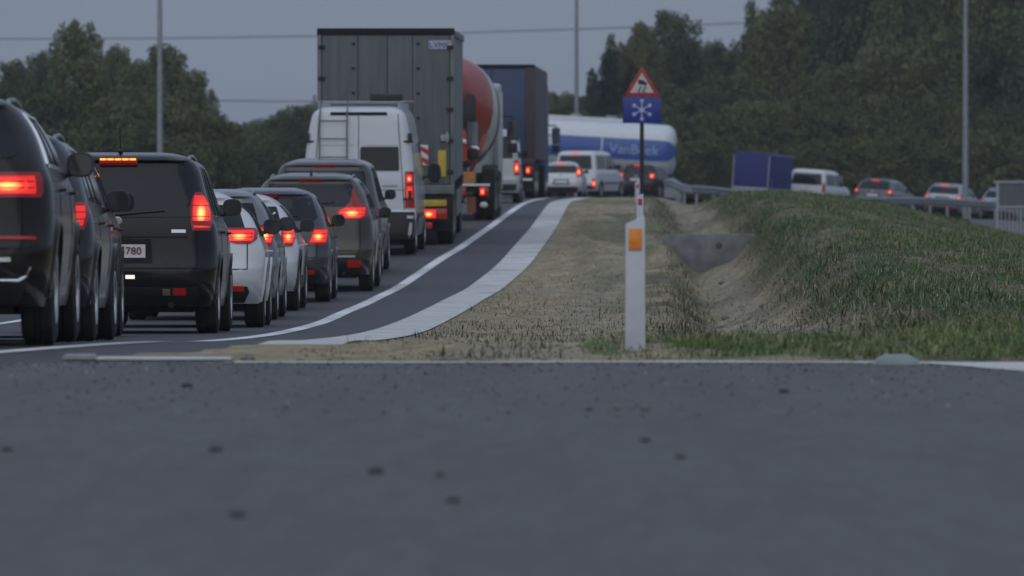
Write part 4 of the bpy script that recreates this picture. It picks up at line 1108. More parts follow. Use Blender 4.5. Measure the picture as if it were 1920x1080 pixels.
def make_van():
    D = 121.0; W = 1.98; L = 5.9; H = 2.60
    yaw = R(-1.6); X, _ = place(D, 782, W, yaw)
    loc, rot = ground_rot(X, D, yaw, L)
    pm = paint('paint_van_white', (.62, .65, .68), .0, .35, amt=.35)
    root = thing('van', 'white high-roof van with rear ladder and roof rack behind the grey lorry', 'van', loc, rot, 'cars queuing on the main road')
    B = van_body(L, W, H); r = .345; ya, yb = 1.15, L - 1.0
    B.mesh([(ya, r, r + .06), (yb, r, r + .06)]).build('body', pm, root, True)
    b = MB(); b.box(-.72, .72, .5, L - .4, .24, .55)
    for yy in (ya, yb): b.box(-.93, .93, yy - .38, yy + .38, .4, .72)
    b.build('underbody', M_under, root)
    for yy in (ya, yb):
        for sd in (-1, 1): wheel_part(root, sd*(W/2 - .13), yy, r, .22, sd)
    B.rear_patch(rows_lerp([(.285, -.93, .93), (.40, -.955, .955), (.55, -.97, .97), (.745, -.965, .965)], 2), .02, 14, .05).build('bumper', mat('van_bumper', (.03, .03, .031), .6), root, True)
    # doors: seams
    b = MB(); B.rear_patch([(z, -.006, .006) for z in np.linspace(.78, 2.46, 12)], .004, 1, .02, b)
    for sd in (-1, 1): B.rear_patch([(z, sd*.80*k - .006, sd*.80*k + .006) for z, k in zip(np.linspace(.78, 2.46, 10), np.linspace(1.0, .86, 10))], .004, 1, .02, b)
    B.rear_patch([(1.13, -.8, .8), (1.14, -.8, .8)], .004, 8, .02, b)
    b.build('door_seam', M_seam, root)
    # raised door panels
    for (a, c) in ((-.72, -.08), (.08, .72)):
        B.rear_patch(rows_lerp([(1.92, a*.97, c*.97), (2.36, a*.93, c*.93)], 3), .012, 6, .02).build('door_panel', pm, root, True)
    b_ = B.rear_patch(rows_lerp([(1.47, .01 + .03, .70), (1.50, .03, .71), (1.86, .03, .70), (1.89, .05, .68)], 2), .012, 8, .02).build('rear_window', M_glass, root, True)
    B.rear_patch([(2.44, -.50, .50), (2.49, -.49, .49)], .014, 8, .02).build('vent_slot', M_seam, root)
    for sd in (-1, 1):
        tl = B.rear_patch(rows_lerp([(.82, *sorted((sd*.815, sd*.972))), (1.46, *sorted((sd*.81, sd*.955)))], 4), .014, 6, .05).build('tail_light', M_redlens, root, True)
        B.rear_patch(rows_lerp([(1.27, *sorted((sd*.835, sd*.93))), (1.40, *sorted((sd*.835, sd*.925)))], 2), .018, 4, .01).build('lamp_element', M_lamp, tl, True)
        B.rear_patch(rows_lerp([(.98, *sorted((sd*.835, sd*.94))), (1.20, *sorted((sd*.835, sd*.935)))], 2), .018, 4, .01).build('lamp_element', M_lamp, tl, True)
        pass
        for zz in (1.02, 2.02):
            b = MB(); p = B.rear_pt(sd*.87, zz, 0); b.box(p.x - .09, p.x + .09, p.y - .045, p.y + .02, zz - .06, zz - .02); b.box(p.x + sd*.03 - .035, p.x + sd*.03 + .035, p.y - .05, p.y + .02, zz - .06, zz + .11)
            b.build('hinge', M_black, root, bevel=.008)
        mirror_part(root, B, 1.35, L - 1.75, sd, .24, .36, out=.2)
        rws = [(z, L - float(B.ff(z)) - 1.25, L - float(B.ff(z)) - .35) for z in np.linspace(1.25, 1.95, 6)]
        B.side_patch(rws, sd, .008, 8).build('side_window', M_tint, root, True)
        B.side_patch([(z, 1.2, 3.6) for z in (.62, .70)], sd, .012, 8).build('side_moulding', M_black, root, True)
        for yy in (2.3, 3.5):
            b = MB(); B.side_patch([(z, yy - .006, yy + .006) for z in np.linspace(.5, 2.3, 10)], sd, .004, 1, .01, b).build('door_seam', M_seam, root)
    # ladder on the left door
    b = MB()
    for xx in (-.68, -.20): b.tube([B.rear_pt(xx, .95, .06), B.rear_pt(xx, 1.6, .06), B.rear_pt(xx, 2.2, .06), B.rear_pt(xx*.98, 2.48, .08), (xx*.96, .22, H + .08)], .016, 6)
    for zz in (1.05, 1.38, 1.71, 2.03, 2.34): b.tube([B.rear_pt(-.68, zz, .06), B.rear_pt(-.20, zz, .06)], .012, 6)
    for xx in (-.68, -.20):
        for zz in (1.0, 2.25): b.tube([B.rear_pt(xx, zz, -.02), B.rear_pt(xx, zz, .06)], .012, 5)
    b.build('ladder', mat('ladder_grey', (.18, .19, .20), .5, metal=.4), root, True)
    # roof rack and light bar
    b = MB()
    for yy in (.45, 1.5, 2.6, 3.5):
        b.box(-.80, .80, yy - .03, yy + .03, H + .04, H + .085)
        for xx in (-.70, .70): b.box(xx - .03, xx + .03, yy - .03, yy + .03, H - .16, H + .05)
    for xx in (-.80, .80): b.tube([(xx, .3, H + .07), (xx, 3.7, H + .07)], .022, 6)
    b.box(-.82, -.76, .40, .48, H + .07, H + .20)
    b.build('roof_rack', M_galv, root, bevel=.006)
    b = MB(); b.box(.13, .70, 1.6, 1.95, H + .085, H + .215); b.build('roof_box', M_black, root, bevel=.03)
    B.rear_patch([(1.195, .42, .68), (1.22, .42, .68)], .012, 3, .01).build('model_badge', M_galv, root, True)
    B.rear_patch([(.62, -.26, .26), (.72, -.26, .26)], .028, 4, .02).build('number_plate', M_plate, root)
    B.rear_patch([(.64, .85, .95), (.69, .85, .95)], .026, 3, .01).build('bumper_reflector', M_plate, root, True)
make_van()
# ------------------------------------------------------------------ lorries
def lorry_wheels(root, W, ys, r=.5, twin=False, wid=.32):
    for yy in ys:
        for sd in (-1, 1):
            w = wheel_part(root, sd*(W/2 - wid/2 - .03), yy, r, wid, sd, True, 8)
def cab(root, y0, W, H, pm, L=2.2, zb=.45):
    """lorry cab, front at y0 + L"""
    yb = y0; f = y0 + L
    prof = [(yb, zb), (f - .05, zb), (f, zb + .15), (f + .02, 1.5), (f - .18, H - .55), (f - .45, H - .12), (f - .75, H), (yb, H)]
    b = MB(); b.prism(prof, 'x', -W/2 + .04, W/2 - .04)
    cb = b.build('cab', pm, root, bevel=.09, segs=3)
    b = MB(); b.box(-W/2 + .2, W/2 - .2, f - .2, f - .02, 1.75, 2.5)
    for sd in (-1, 1):
        x = sd*(W/2 - .036)
        bb = MB(); bb.prism([(yb + .85, 1.65), (f - .25, 1.65), (f - .42, H - .75), (yb + .85, H - .75)], 'x', min(x - sd*.05, x + sd*.006), max(x - sd*.05, x + sd*.006)); bb.build('side_window', M_tint, cb)
        # mirrors on arms
        bb = MB(); xm = sd*(W/2 + .20)
        bb.box(xm - .13, xm + .13, f - .15, f - .02, 1.72, 2.22); bb.box(xm - .12, xm + .12, f - .15, f - .02, 1.42, 1.66)
        mo = bb.build('door_mirror', M_black, root, bevel=.04)
        bb = MB(); bb.tube([(sd*(W/2 - .1), f - .2, 2.3), (xm, f - .1, 2.28), (xm, f - .1, 2.15)], .025, 6); bb.build('mirror_arm', M_black, mo, True)
        bb = MB(); bb.box(xm - .11, xm + .11, f - .156, f - .15, 1.74, 2.2); bb.build('mirror_glass', M_mirror, mo)
        bb = MB(); bb.box(min(sd*(W/2 - .12), sd*(W/2 + .01)), max(sd*(W/2 - .12), sd*(W/2 + .01)), yb + .3, yb + .45, .6, H - .2); bb.build('side_deflector', pm, cb, bevel=.03)
    return cb
def rear_lamp(root, x, z, y, w, h, lit=True, hotside=0, name='tail_light'):
    b = MB(); b.box(x - w/2, x + w/2, y - .05, y + .03, z - h/2, z + h/2); l = b.build(name, M_redlens, root, bevel=.01)
    if lit:
        b = MB(); b.box(x - w*.42, x + w*.10 + w*.3*max(hotside, 0), y - .058, y - .04, z - h*.4, z + h*.4); b.build('lamp_element', M_lamp, l, bevel=.004)
    return l

M_boxgrey = mat('trailer_grey', (.105, .112, .118), .55, var=.24, scale=3, stretch=(3, 3, .25), bump=.08, bscale=5)
M_boxside = mat('curtain_grey', (.19, .20, .21), .7, var=.18, scale=1.0, bump=.2, bscale=4)
M_chassis = mat('chassis_dark', (.022, .021, .02), .8, var=.3)
M_frame = mat('frame_grey', (.15, .155, .16), .5, var=.15)
M_bluelet = mat('sign_lettering_blue', (.05, .07, .30), .5)
M_hazr = mat('hazard_red', (.45, .02, .03), .4); M_hazw = mat('hazard_white', (.62, .62, .62), .4)

def grey_lorry():
    D = 129.0; W = 2.55; H = 4.03; L = 13.4
    yaw = R(-.35); X = PX(852, D) - W/2
    loc, rot = ground_rot(X, D, yaw, L)
    root = thing('lorry', 'tall grey box lorry with yellow rear markings and striped board behind the van', 'lorry', loc, rot, 'lorries queuing on the main road')
    fl = 1.12
    b = MB(); b.box(-W/2 + .02, W/2 - .02, .07, L - .02, fl, H - .03); b.build('trailer_box', M_boxside, root, bevel=.015)
    # rear frame
    b = MB(); b.box(-W/2, -W/2 + .075, 0, .10, fl, H - .12); b.box(W/2 - .075, W/2, 0, .10, fl, H - .12); b.build('door_frame', M_frame, root, bevel=.01)
    b = MB(); b.box(-W/2, W/2, -.01, .12, H - .12, H); b.build('roof_header', M_seam, root, bevel=.008)
    b = MB(); b.box(-W/2, W/2, -.02, .12, fl - .17, fl); b.build('rear_sill', M_frame, root, bevel=.01)
    # four door panels
    xs = [-W/2 + .085, -.52, .03, .50, W/2 - .085]
    for a, c in zip(xs[:-1], xs[1:]):
        b = MB(); b.box(a + .007, c - .007, .012, .075, fl + .015, H - .135); b.build('door_panel', M_boxgrey, root, bevel=.006)
    for x in (-.60, .60):
        for zz in np.arange(fl + .3, H - .2, .46):
            b = MB(); b.box(x - .03, x + .03, -.004, .03, zz, zz + .045); b.build('hinge', M_chassis, root)
    for sd in (-1, 1):
        for zz in np.arange(fl + .2, H - .3, .58):
            b = MB(); b.box(*sorted((sd*(W/2 - .14), sd*(W/2 - .02))), -.02, .02, zz, zz + .07); b.build('hinge', M_chassis, root)
    b = MB(); b.box(.80, 1.22, -.006, .02, 3.64, 3.80); pl = b.build('maker_plate', mat('plate_pale', (.42, .44, .50), .5), root, bevel=.004)
    text_part('maker_lettering', 'LVMC', .16, M_bluelet, pl, (1.01, -.010, 3.715))
    b = MB(); b.box(.97, 1.12, -.004, .02, 1.27, 1.76); b.build('yellow_marking', M_yellow, root, bevel=.004)
    b = MB(); b.box(1.02, 1.18, -.035, .02, 1.93, 2.05); b.box(1.12, 1.16, -.05, .0, 1.90, 2.10); b.build('latch', M_galv, root, bevel=.01)
    # striped board
    b = MB(); b.box(.60, .79, -.03, -.005, 1.48, 1.86); hb = b.build('hazard_board', M_hazw, root, bevel=.003)
    for k in range(2):
        b = MB(); z0 = 1.50 + .19*k; b.prism([(.602, z0 + .10), (.788, z0 - .02 + .0), (.788, z0 + .08), (.602, z0 + .175)], 'y', -.034, -.028); b.build('stripe', M_hazr, hb)
    # underrun, lamps
    b = MB(); b.box(-1.18, 1.18, .02, .14, .42, .56); b.build('underrun_bar', M_chassis, root, bevel=.01)
    b = MB(); b.box(-1.2, 1.2, .05, .16, .60, .94); b.build('lamp_board', M_chassis, root, bevel=.01)
    for sd in (-1, 1):
        b = MB(); b.box(*sorted((sd*.46, sd*1.13)), .02, .06, .72, .84); b.build('yellow_plate', M_yellow, root, bevel=.004)
        rear_lamp(root, sd*.88, .58, 0.0, .52, .20, True)
        b = MB(); b.box(*sorted((sd*.60, sd*.86)), -.0, .05, .30, .42); b.build('fog_reflector', M_refl, root, bevel=.004)
        b = MB(); b.box(*sorted((sd*.62, sd*1.22)), .35, .37, .25, .8); b.build('mudflap', M_chassis, root)
    b = MB(); b.box(-.4, .4, .1, L - 1.5, .75, 1.05); b.box(-1.05, 1.05, .2, L - .3, 1.02, fl); b.build('chassis', M_chassis, root)
    lorry_wheels(root, W, (1.35, 2.65, 3.95, L - 1.6), .5)
    for sd in (-1, 1):
        for yy in np.arange(.7, L - .4, 1.25):
            b = MB(); b.box(*sorted((sd*(W/2 - .02), sd*(W/2 + .008))), yy, yy + .05, fl - .14, fl + .05); b.build('curtain_strap', M_chassis, root)
        b = MB(); b.box(*sorted((sd*(W/2 - .03), sd*(W/2 + .012))), .12, L - .05, H - .16, H - .04); b.build('curtain_rail', M_frame, root, bevel=.006)
        b = MB(); b.box(*sorted((sd*(W/2 - .06), sd*(W/2 - .02))), 4.8, L - 3.0, .45, .95); b.build('side_guard', M_frame, root)
    cab(root, L + .55, 2.45, 3.6, mat('cab_grey', (.25, .26, .28), .4, coat=.4), 2.2)
    b = MB(); b.box(-.4, .4, L - 2.2, L + 2.4, .7, .95); b.build('tractor_frame', M_chassis, root)
    lorry_wheels(root, 2.45, (L + 1.4,), .5)
grey_lorry()

def mixer():
    D = 154.0; W = 2.5; L = 9.2
    yaw = R(-1.2); X = PX(930, D + 1.5) - W/2
    loc, rot = ground_rot(X, D, yaw, L)
    root = thing('concrete_mixer', 'red and white concrete mixer lorry in front of the grey box lorry', 'lorry', loc, rot, 'lorries queuing on the main road')
    red = mat('drum_red', (.36, .035, .018), .45, coat=.3, var=.2, scale=2); wht = mat('drum_white', (.50, .49, .50), .45, coat=.3, var=.18, scale=2)
    tilt = R(-10)
    def drum(name, prof, m, parent):
        b = MB(); b.lathe(prof, (0, 0, 0), 'y', 40, 1., 1., 2.3)
        o = b.build(name, m, parent, True); o.location = (0, .75, 2.86); o.rotation_euler = (tilt, 0, 0); return o
    d = drum('drum', [(1.5, 1.03), (1.9, 1.15), (2.4, 1.22), (3.6, 1.22), (4.6, 1.0), (5.2, .6)], wht, root)
    b = MB(); b.lathe([(0, .48), (.05, .52), (.5, .72), (1.2, .985), (1.75, 1.13), (1.80, 1.135), (1.82, 1.09)], (0, 0, 0), 'y', 40, 1., 1., 2.3)
    b.build('rear_cone', red, d, True)
    b = MB(); b.lathe([(2.9, 1.22), (2.95, 1.26), (3.1, 1.26), (3.15, 1.22)], (0, 0, 0), 'y', 40, 1., 1., 2.3); b.build('drum_ring', mat('ring_steel', (.2, .2, .2), .4, metal=.7), d, True)
    # opening, hopper, chute
    b = MB(); b.lathe([(-.012, .30), (.0, .42), (.04, .44)], (0, 0, 0), 'y', 24); b.build('drum_mouth', M_seam, d, True)
    b = MB(); b.prism([(-.50, 3.45), (.50, 3.45), (.30, 2.75), (-.30, 2.75)], 'y', .25, .62); b.build('hopper', red, root, bevel=.03)
    b = MB(); b.prism([(.52, 2.05), (.80, 2.05), (.80, 2.75), (.62, 2.85), (.50, 2.6)], 'y', .12, .3); b.build('hose_box', M_black, root, bevel=.03)
    b = MB(); b.prism([(-.32, 2.5), (.32, 2.5), (.85, 1.35), (.05, 1.25)], 'y', .02, .35); b.build('chute', red, root, bevel=.03)
    b = MB(); b.tube([(.45, -.02, 1.78), (.66, -.03, 1.72), (.86, -.03, 1.56)], .05, 8); b.build('chute_handle', M_white, root, True)
    b = MB(); b.prism([(-1.05, 1.9), (-.95, 1.9), (-.6, 1.0), (-.7, 1.0)], 'y', .6, .8); b.prism([(1.05, 1.9), (.95, 1.9), (.6, 1.0), (.7, 1.0)], 'y', .6, .8); b.build('drum_stand', red, root, bevel=.02)
    b = MB(); b.box(-.42, .42, .25, L - .6, .80, 1.06); b.box(-1.1, 1.1, .2, .5, .62, .80); b.build('chassis', M_chassis, root)
    b = MB(); b.box(.45, .80, .10, .55, .82, 1.08); b.build('tool_box', mat('orange_box', (.42, .18, .05), .5, var=.25), root, bevel=.02)
    for sd in (-1, 1):
        b = MB(); b.box(*sorted((sd*.42, sd*1.12)), .1, .2, .76, .81); b.build('lamp_bracket', M_white, root, bevel=.005)
        rear_lamp(root, sd*.47, .64, .12, .22, .20); rear_lamp(root, sd*.98, .64, .12, .20, .2)
        b = MB(); b.box(*sorted((sd*.60, sd*.80)), .2, .24, .16, .52); b.build('mudflap', mat('flap_orange', (.22, .07, .035), .7), root)
        b = MB(); b.ball((sd*.98, .15, .34), .09, .06, .07); b.build('work_lamp', M_plate, root, True)
        b = MB(); b.prism([(1.0, .95), (.6, .8), (.55, 1.12), (1.0, 1.2), (3.4, 1.2), (3.5, .95)], 'x', *sorted((sd*.92, sd*1.22))); b.build('mudguard', M_chassis, root)
    lorry_wheels(root, W, (1.2, 2.55), .52, wid=.5)
    lorry_wheels(root, W, (5.2, 6.9), .52)
    cab(root, L - 2.0, 2.45, 3.05, mat('mixer_cab', (.42, .47, .46), .4, coat=.4, var=.1), 2.0)
    b = MB(); b.box(1.02, 1.14, 7.0, 7.12, .9, 2.95); b.build('exhaust_stack', M_galv, root, bevel=.02)
mixer()

def blue_lorry():
    D = 205.0; W = 2.55; H = 3.95; L = 13.0
    yaw = R(-2.0); X = PX(1003, D) - W/2
    loc, rot = ground_rot(X, D, yaw, L)
    root = thing('lorry', 'dark blue box lorry with reddish door frame and blue cab at the crest', 'lorry', loc, rot, 'lorries queuing on the main road')
    fl = 1.15
    blue = mat('door_blue', (.020, .042, .115), .45, coat=.2, var=.12); frm = mat('frame_maroon', (.055, .028, .036), .5, var=.15); side = mat('curtain_mauve', (.085, .08, .092), .7, var=.2, scale=1.2, bump=.2, bscale=4)
    b = MB(); b.box(-W/2 + .02, W/2 - .02, .06, L, fl, H - .02); b.build('trailer_box', side, root, bevel=.015)
    for sd in (-1, 1):
        b = MB(); b.box(*sorted((sd*.01, sd*(W/2 - .28))), .0, .07, fl + .02, H - .14); b.build('door_panel', blue, root, bevel=.008)
        b = MB(); b.box(*sorted((sd*(W/2 - .27), sd*W/2)), -.01, .08, fl, H - .1); b.build('door_frame', frm, root, bevel=.01)
        rear_lamp(root, sd*1.10, .82, .02, .20, .24)
        b = MB(); b.box(*sorted((sd*.55, sd*1.2)), .0, .05, .52, .58); b.build('bumper_strip', M_white, root)
        b = MB(); b.box(*sorted((sd*.6, sd*1.2)), .3, .33, .2, .85); b.build('mudflap', M_chassis, root)
    b = MB(); b.box(-W/2, W/2, -.02, .1, H - .1, H); b.build('roof_header', M_seam, root, bevel=.01)
    b = MB(); b.box(-W/2, W/2, -.02, .1, fl - .15, fl); b.build('rear_sill', frm, root, bevel=.01)
    b = MB(); b.box(.42, .78, -.03, .0, fl + .08, fl + .32); b.build('yellow_plate', mat('dull_yellow', (.30, .20, .06), .5), root)
    b = MB(); b.box(-1.15, 1.15, .03, .15, .45, .62); b.box(-.4, .4, .1, L - 1, .78, fl - .05); b.box(-1.05, 1.05, .15, L - .2, fl - .1, fl); b.build('chassis', M_chassis, root)
    lorry_wheels(root, W, (1.3, 2.6, 3.9, L - 1.5), .5)
    bc = mat('cab_blue', (.05, .12, .28), .35, coat=.5, var=.08)
    cab(root, L + .6, 2.5, 3.6, bc, 2.2)
    b = MB(); b.box(-.4, .4, L - 2, L + 2.5, .7, .95); b.build('tractor_frame', M_chassis, root)
    lorry_wheels(root, 2.45, (L + 1.5,), .5)
blue_lorry()

# small white van squeezed between mixer and blue lorry
def panel_van(name, label, D, pxr, pm, L, W, H, yaw, X=None, group='cars queuing on the main road', lowtail=False, r=.31, sidewin=True, third=True, lit=True, yoff=.8):
    yaw = R(yaw)
    if X is None: X, _ = place(D, pxr, W, yaw, yoff)
    loc, rot = ground_rot(X, D, yaw, L)
    root = thing(name, label, 'van', loc, rot, group)
    w = [(.14, .92), (.34, .97), (.6, 1.), (H*.5, .985), (H*.60, .95), (H - .14, .86), (H - .06, .78), (H - .02, .66), (H, .5)]
    yr = [(.14, .25), (.3, .05), (.45, 0.), (.62, 0.), (.68, .04), (H*.55, .07), (H - .14, .20), (H - .06, .24), (H - .02, .4), (H, .7)]
    yf = [(.14, .2), (.45, 0), (.75, .08), (.95, .35), (1.05, .65), (H*.60, 1.0), (H - .14, 1.75), (H - .04, 2.0), (H, 2.4)]
    B = Body(L, W, H, w, yr, yf, rx=.17, ry=.13, bow=.03, zb=.26)
    ya, yb = .9, L - .85
    B.mesh([(ya, r, r + .05), (yb, r, r + .05)]).build('body', pm, root, True)
    b = MB(); b.box(-W*.36, W*.36, .4, L - .4, .2, .5)
    for yy in (ya, yb): b.box(-W*.47, W*.47, yy - r, yy + r, r*1.1, r*2.05)
    b.build('underbody', M_under, root)
    for yy in (ya, yb):
        for sd in (-1, 1): wheel_part(root, sd*(W/2 - .11), yy, r, .2, sd)
    z0 = H*.60; z1 = H - .20
    rwn = B.rear_patch(rows_lerp([(z0, -W*.40, W*.40), (z1, -W*.365, W*.365)], 4), .008, 10).build('rear_window', M_glass, root, True)
    for sd in (-1, 1):
        if sidewin:
            ys = [.42, 1.75, 3.0]; 
            for (a, c) in ((.40, 1.62), (1.72, 2.75), (2.85, L - 1.55)):
                B.side_patch([(z, a, min(c, L - float(B.ff(z)) - .35)) for z in np.linspace(z0, z1, 5)], sd, .008, 6).build('side_window', M_tint, root, True)
        tz = (.36, .78) if lowtail else (.72, 1.12)
        l = B.rear_patch(rows_lerp([(tz[0], *sorted((sd*W*.41, sd*W*.487))), (tz[1], *sorted((sd*W*.41, sd*W*.48)))], 3), .012, 5, .04).build('tail_light', M_redlens, root, True)
        if lit:
            B.rear_patch(rows_lerp([(tz[0] + .08, *sorted((sd*W*.42, sd*W*.48))), (tz[1] - .06, *sorted((sd*W*.42, sd*W*.475)))], 3), .016, 4, .01).build('lamp_element', M_lamp, l, True)
        mirror_part(root, B, z0 + .08, L - 1.55, sd, .2, .2)
        B.side_patch([(z, ya + .45, yb - .45) for z in (.56, .63)], sd, .012, 6).build('side_moulding', M_black, root, True)
    if third: B.rear_patch([(H - .14, -.13, .13), (H - .09, -.13, .13)], .012, 5, .02).build('high_brake_light', M_lit, root, True)
    B.rear_patch([(.70, -.26, .26), (.81, -.26, .26)], .012, 4, .02).build('number_plate', M_plate, root)
    B.rear_patch([(.33, -W*.44, W*.44), (.50, -W*.45, W*.45)], .012, 10, .03).build('bumper', M_black, root, True)
    b = MB(); B.rear_patch([(.575, -W*.42, W*.42), (.585, -W*.42, W*.42)], .004, 8, .01, b); B.rear_patch([(z, -.005, .005) for z in np.linspace(.585, z0 - .03, 4)], .004, 1, .01, b); b.build('door_seam', M_seam, root)
    return root
P_pale = paint('paint_pale_grey', (.42, .45, .46), .1, .35)
panel_van('small_van', 'pale grey small van between the concrete mixer and the blue lorry', 183.0, 976, P_pale, 4.3, 1.8, 1.95, -1.5, lowtail=False)

# ------------------------------------------------------------------ beyond the crest
car('hatchback', 'white hatchback with lit brake lights crossing the crest beside the blue lorry', 281.0, None, P_white, 3.7, 1.66, 1.45, yaw=-5, X=PX(1052, 281), third='lit', tail=[(.84, .62, .79), (1.0, .60, .78), (1.22, .60, .70)], group='cars beyond the crest', slope=.34, antenna=None, plate=(.62, .11))
panel_van('minibus', 'white minibus with three side windows in front of the tank lorry', 289.0, None, P_white, 4.8, 1.84, 1.94, -17, X=PX(1077, 289), lowtail=True, group='cars beyond the crest', r=.32)
car('hatchback', 'dark grey car half hidden behind the road sign pole', 297.5, None, P_char, 4.2, 1.76, 1.46, yaw=-20, X=PX(1190, 297.5), third='lit', group='cars beyond the crest', tail=[(.82, .60, .8), (1.05, .58, .78)])

def tank_lorry():
    D = 311.0; X = PX(1262, D)
    yaw = R(82)                      # heading left across the view, slightly away
    loc = (X, D, float(base_z(X, D)))
    root = thing('tank_lorry', 'white and blue tank lorry crossing beyond the crest behind the minibus', 'tank lorry', loc, (0, 0, 0), 'lorries queuing on the main road')
    root.rotation_euler = (Matrix.Rotation(yaw, 3, 'Z') @ Matrix.Rotation(R(3.3), 3, 'X')).to_euler()
    wht = mat('tank_white', (.66, .69, .72), .35, coat=.4, var=.05); blu = mat('tank_blue', (.035, .10, .36), .35, coat=.4, var=.08)
    gry = mat('tank_skirt', (.50, .52, .52), .5, var=.1)
    L = 9.4; cz = 2.15; a_, c_ = 1.22, 1.18; n = 48; pw = 2.5
    ring = []
    for j in range(n):
        t = 2*math.pi*j/n; c = math.cos(t); s_ = math.sin(t); m_ = (abs(c)**pw + abs(s_)**pw)**(1/pw); ring.append((c/m_*a_, s_/m_*c_))
    stations = [(0.0, .35), (.03, .62), (.10, .80), (.22, .92), (.40, .985), (.6, 1.), (3.2, 1.), (6.2, 1.), (8.8, 1.), (9.1, .96), (9.3, .8), (9.4, .4)]
    for nm, m_, sel in (('tank_top', wht, lambda z: z >= .40), ('tank_band', blu, lambda z: -.42 <= z < .40), ('tank_belly', gry, lambda z: z < -.42)):
        b = MB(); V = [(x*k, y, cz + z*k) for (y, k) in stations for (x, z) in ring]; Fc = []
        for i in range(len(stations)-1):
            for j in range(n):
                zz = (ring[j][1] + ring[(j+1) % n][1])/2
                if sel(zz): Fc.append((i*n + j, i*n + (j+1) % n, (i+1)*n + (j+1) % n, (i+1)*n + j))
        if nm == 'tank_band': Fc += [tuple(range(n))[::-1], tuple(range((len(stations)-1)*n, len(stations)*n))]
        b.add(V, Fc)
        use = sorted(set(i for f in b.f for i in f)); mp_ = {u: k for k, u in enumerate(use)}
        b.v = [b.v[u] for u in use]; b.f = [tuple(mp_[i] for i in f) for f in b.f]
        o = b.build(nm, m_, root, True)
    for y in (3.2, 6.2):
        b = MB(); V = [(x*k, y + d_, cz + z*k) for d_, k in ((-.03, 1.0), (-.03, 1.008), (.03, 1.008), (.03, 1.0)) for (x, z) in ring]
        b.add(V, [(i*n + j, i*n + (j+1) % n, (i+1)*n + (j+1) % n, (i+1)*n + j) for i in range(3) for j in range(n)]); b.build('tank_band_ring', wht, root, True)
    b = MB(); b.box(-.5, .5, 2.4, 8.4, cz + 1.1, cz + 1.34); b.build('catwalk', wht, root, bevel=.03)
    for y in (3.0, 4.6, 6.2, 7.6):
        b = MB(); b.lathe([(0, .26), (.1, .26), (.14, .2)], (0, y, cz + 1.32), 'z', 16); b.build('manhole', M_galv, root, True)
    # lettering on the flank facing us (local +... the flank whose normal points back to the road)
    sidex = 1 if math.cos(yaw)*0 + math.sin(yaw)*1 < 0 else -1
    text_part('tank_lettering', 'VanBeek', .60, mat('lettering_pale', (.36, .43, .62), .5), root, (sidex*(a_ + .004), 1.75, cz - .02), (R(90), 0, R(-90) if sidex < 0 else R(90)), .012, 1.05)
    b = MB(); b.prism([(5.2, cz + .40), (6.4, cz + .40), (6.3, cz + .12), (6.0, cz - .05), (5.95, cz - .32), (5.65, cz - .32), (5.6, cz - .05), (5.3, cz + .12)], 'x', *sorted((sidex*(a_ - .1), sidex*(a_ + .008)))); lg = b.build('emblem_panel', wht, root)
    b = MB(); b.prism([(5.68, cz + .02), (5.92, cz + .02), (5.9, cz - .25), (5.7, cz - .25)], 'x', *sorted((sidex*(a_ + .006), sidex*(a_ + .016)))); b.build('emblem', mat('emblem_red', (.30, .10, .16), .5), lg)
    b = MB(); b.box(-1.2, 1.2, .05, .25, .55, .95); b.box(-1.2, -.95, .02, .1, .95, 1.15); b.build('rear_bumper', gry, root, bevel=.02)
    for sd in (-1, 1): rear_lamp(root, sd*.95, .80, .05, .35, .16)
    b = MB(); b.box(-.45, .45, .2, 11.2, .75, 1.1); b.build('chassis', M_chassis, root)
    lorry_wheels(root, 2.5, (1.2, 2.5, 3.8, 8.0, 11.0), .5)
    cab(root, 9.9, 2.5, 3.3, wht, 2.2)
tank_lorry()

# blue canvas trailer behind a white van
def canvas_trailer():
    D = 300.0; yaw = R(-21); X = PX(1404, D); W = 1.62; L = 3.2
    loc, rot = ground_rot(X, D, yaw, L)
    zoff = 0
    root = thing('canvas_trailer', 'blue canvas-covered box trailer behind the grassy knoll', 'trailer', loc, rot)
    bl = mat('blue_canvas', (.020, .028, .16), .7, var=.16, scale=2.5, bump=.3, bscale=6)
    H = 2.25
    b = MB(); b.prism([(-W/2, .75), (W/2, .75), (W/2, H - .12), (W*.38, H - .04), (0, H), (-W*.38, H - .04), (-W/2, H - .12)], 'y', .02, L); b.build('canvas_cover', bl, root, bevel=.03)
    for sd in (-1, 1):
        b = MB(); b.box(*sorted((sd*(W/2 - .03), sd*(W/2 + .02))), -.02, .03, .55, H - .16); b.build('corner_post', M_galv, root)
        b = MB(); b.box(*sorted((sd*(W/2 - .02), sd*(W/2 + .015))), .02, L, H - .14, H - .09); b.build('cover_hem', mat('canvas_hem', (.16, .13, .2), .7), root)
        b = MB(); b.box(*sorted((sd*(W/2 - .01), sd*(W/2 + .014))), .45, .50, .75, 1.15); b.build('strap', M_galv, root)
        rear_lamp(root, sd*.6, .52, .0, .2, .1, False)
        wheel_part(root, sd*(W/2 + .02), L*.45, .3, .18, sd)
    b = MB(); b.box(-W/2, W/2, 0, L, .45, .74); b.build('trailer_bed', M_galv, root, bevel=.02)
    b = MB(); b.tube([(0, L, .5), (0, L + 1.1, .48)], .05, 8); b.build('drawbar', M_galv, root)
canvas_trailer()
panel_van('tow_van', 'white van with side windows pulling the blue canvas trailer', 304.0, None, P_white, 4.4, 1.75, 1.72, -20, X=PX(1508, 304), group='cars beyond the crest', third=False, lit=False)
car('estate_car', 'dark grey estate car with lit brake lights on the far bend', 303.0, None, P_greyd, 4.5, 1.78, 1.50, yaw=-20, X=PX(1632, 303), third='lit', group='cars beyond the crest', tail=[(.84, .70, .84), (1.02, .68, .83)], slope=.5)
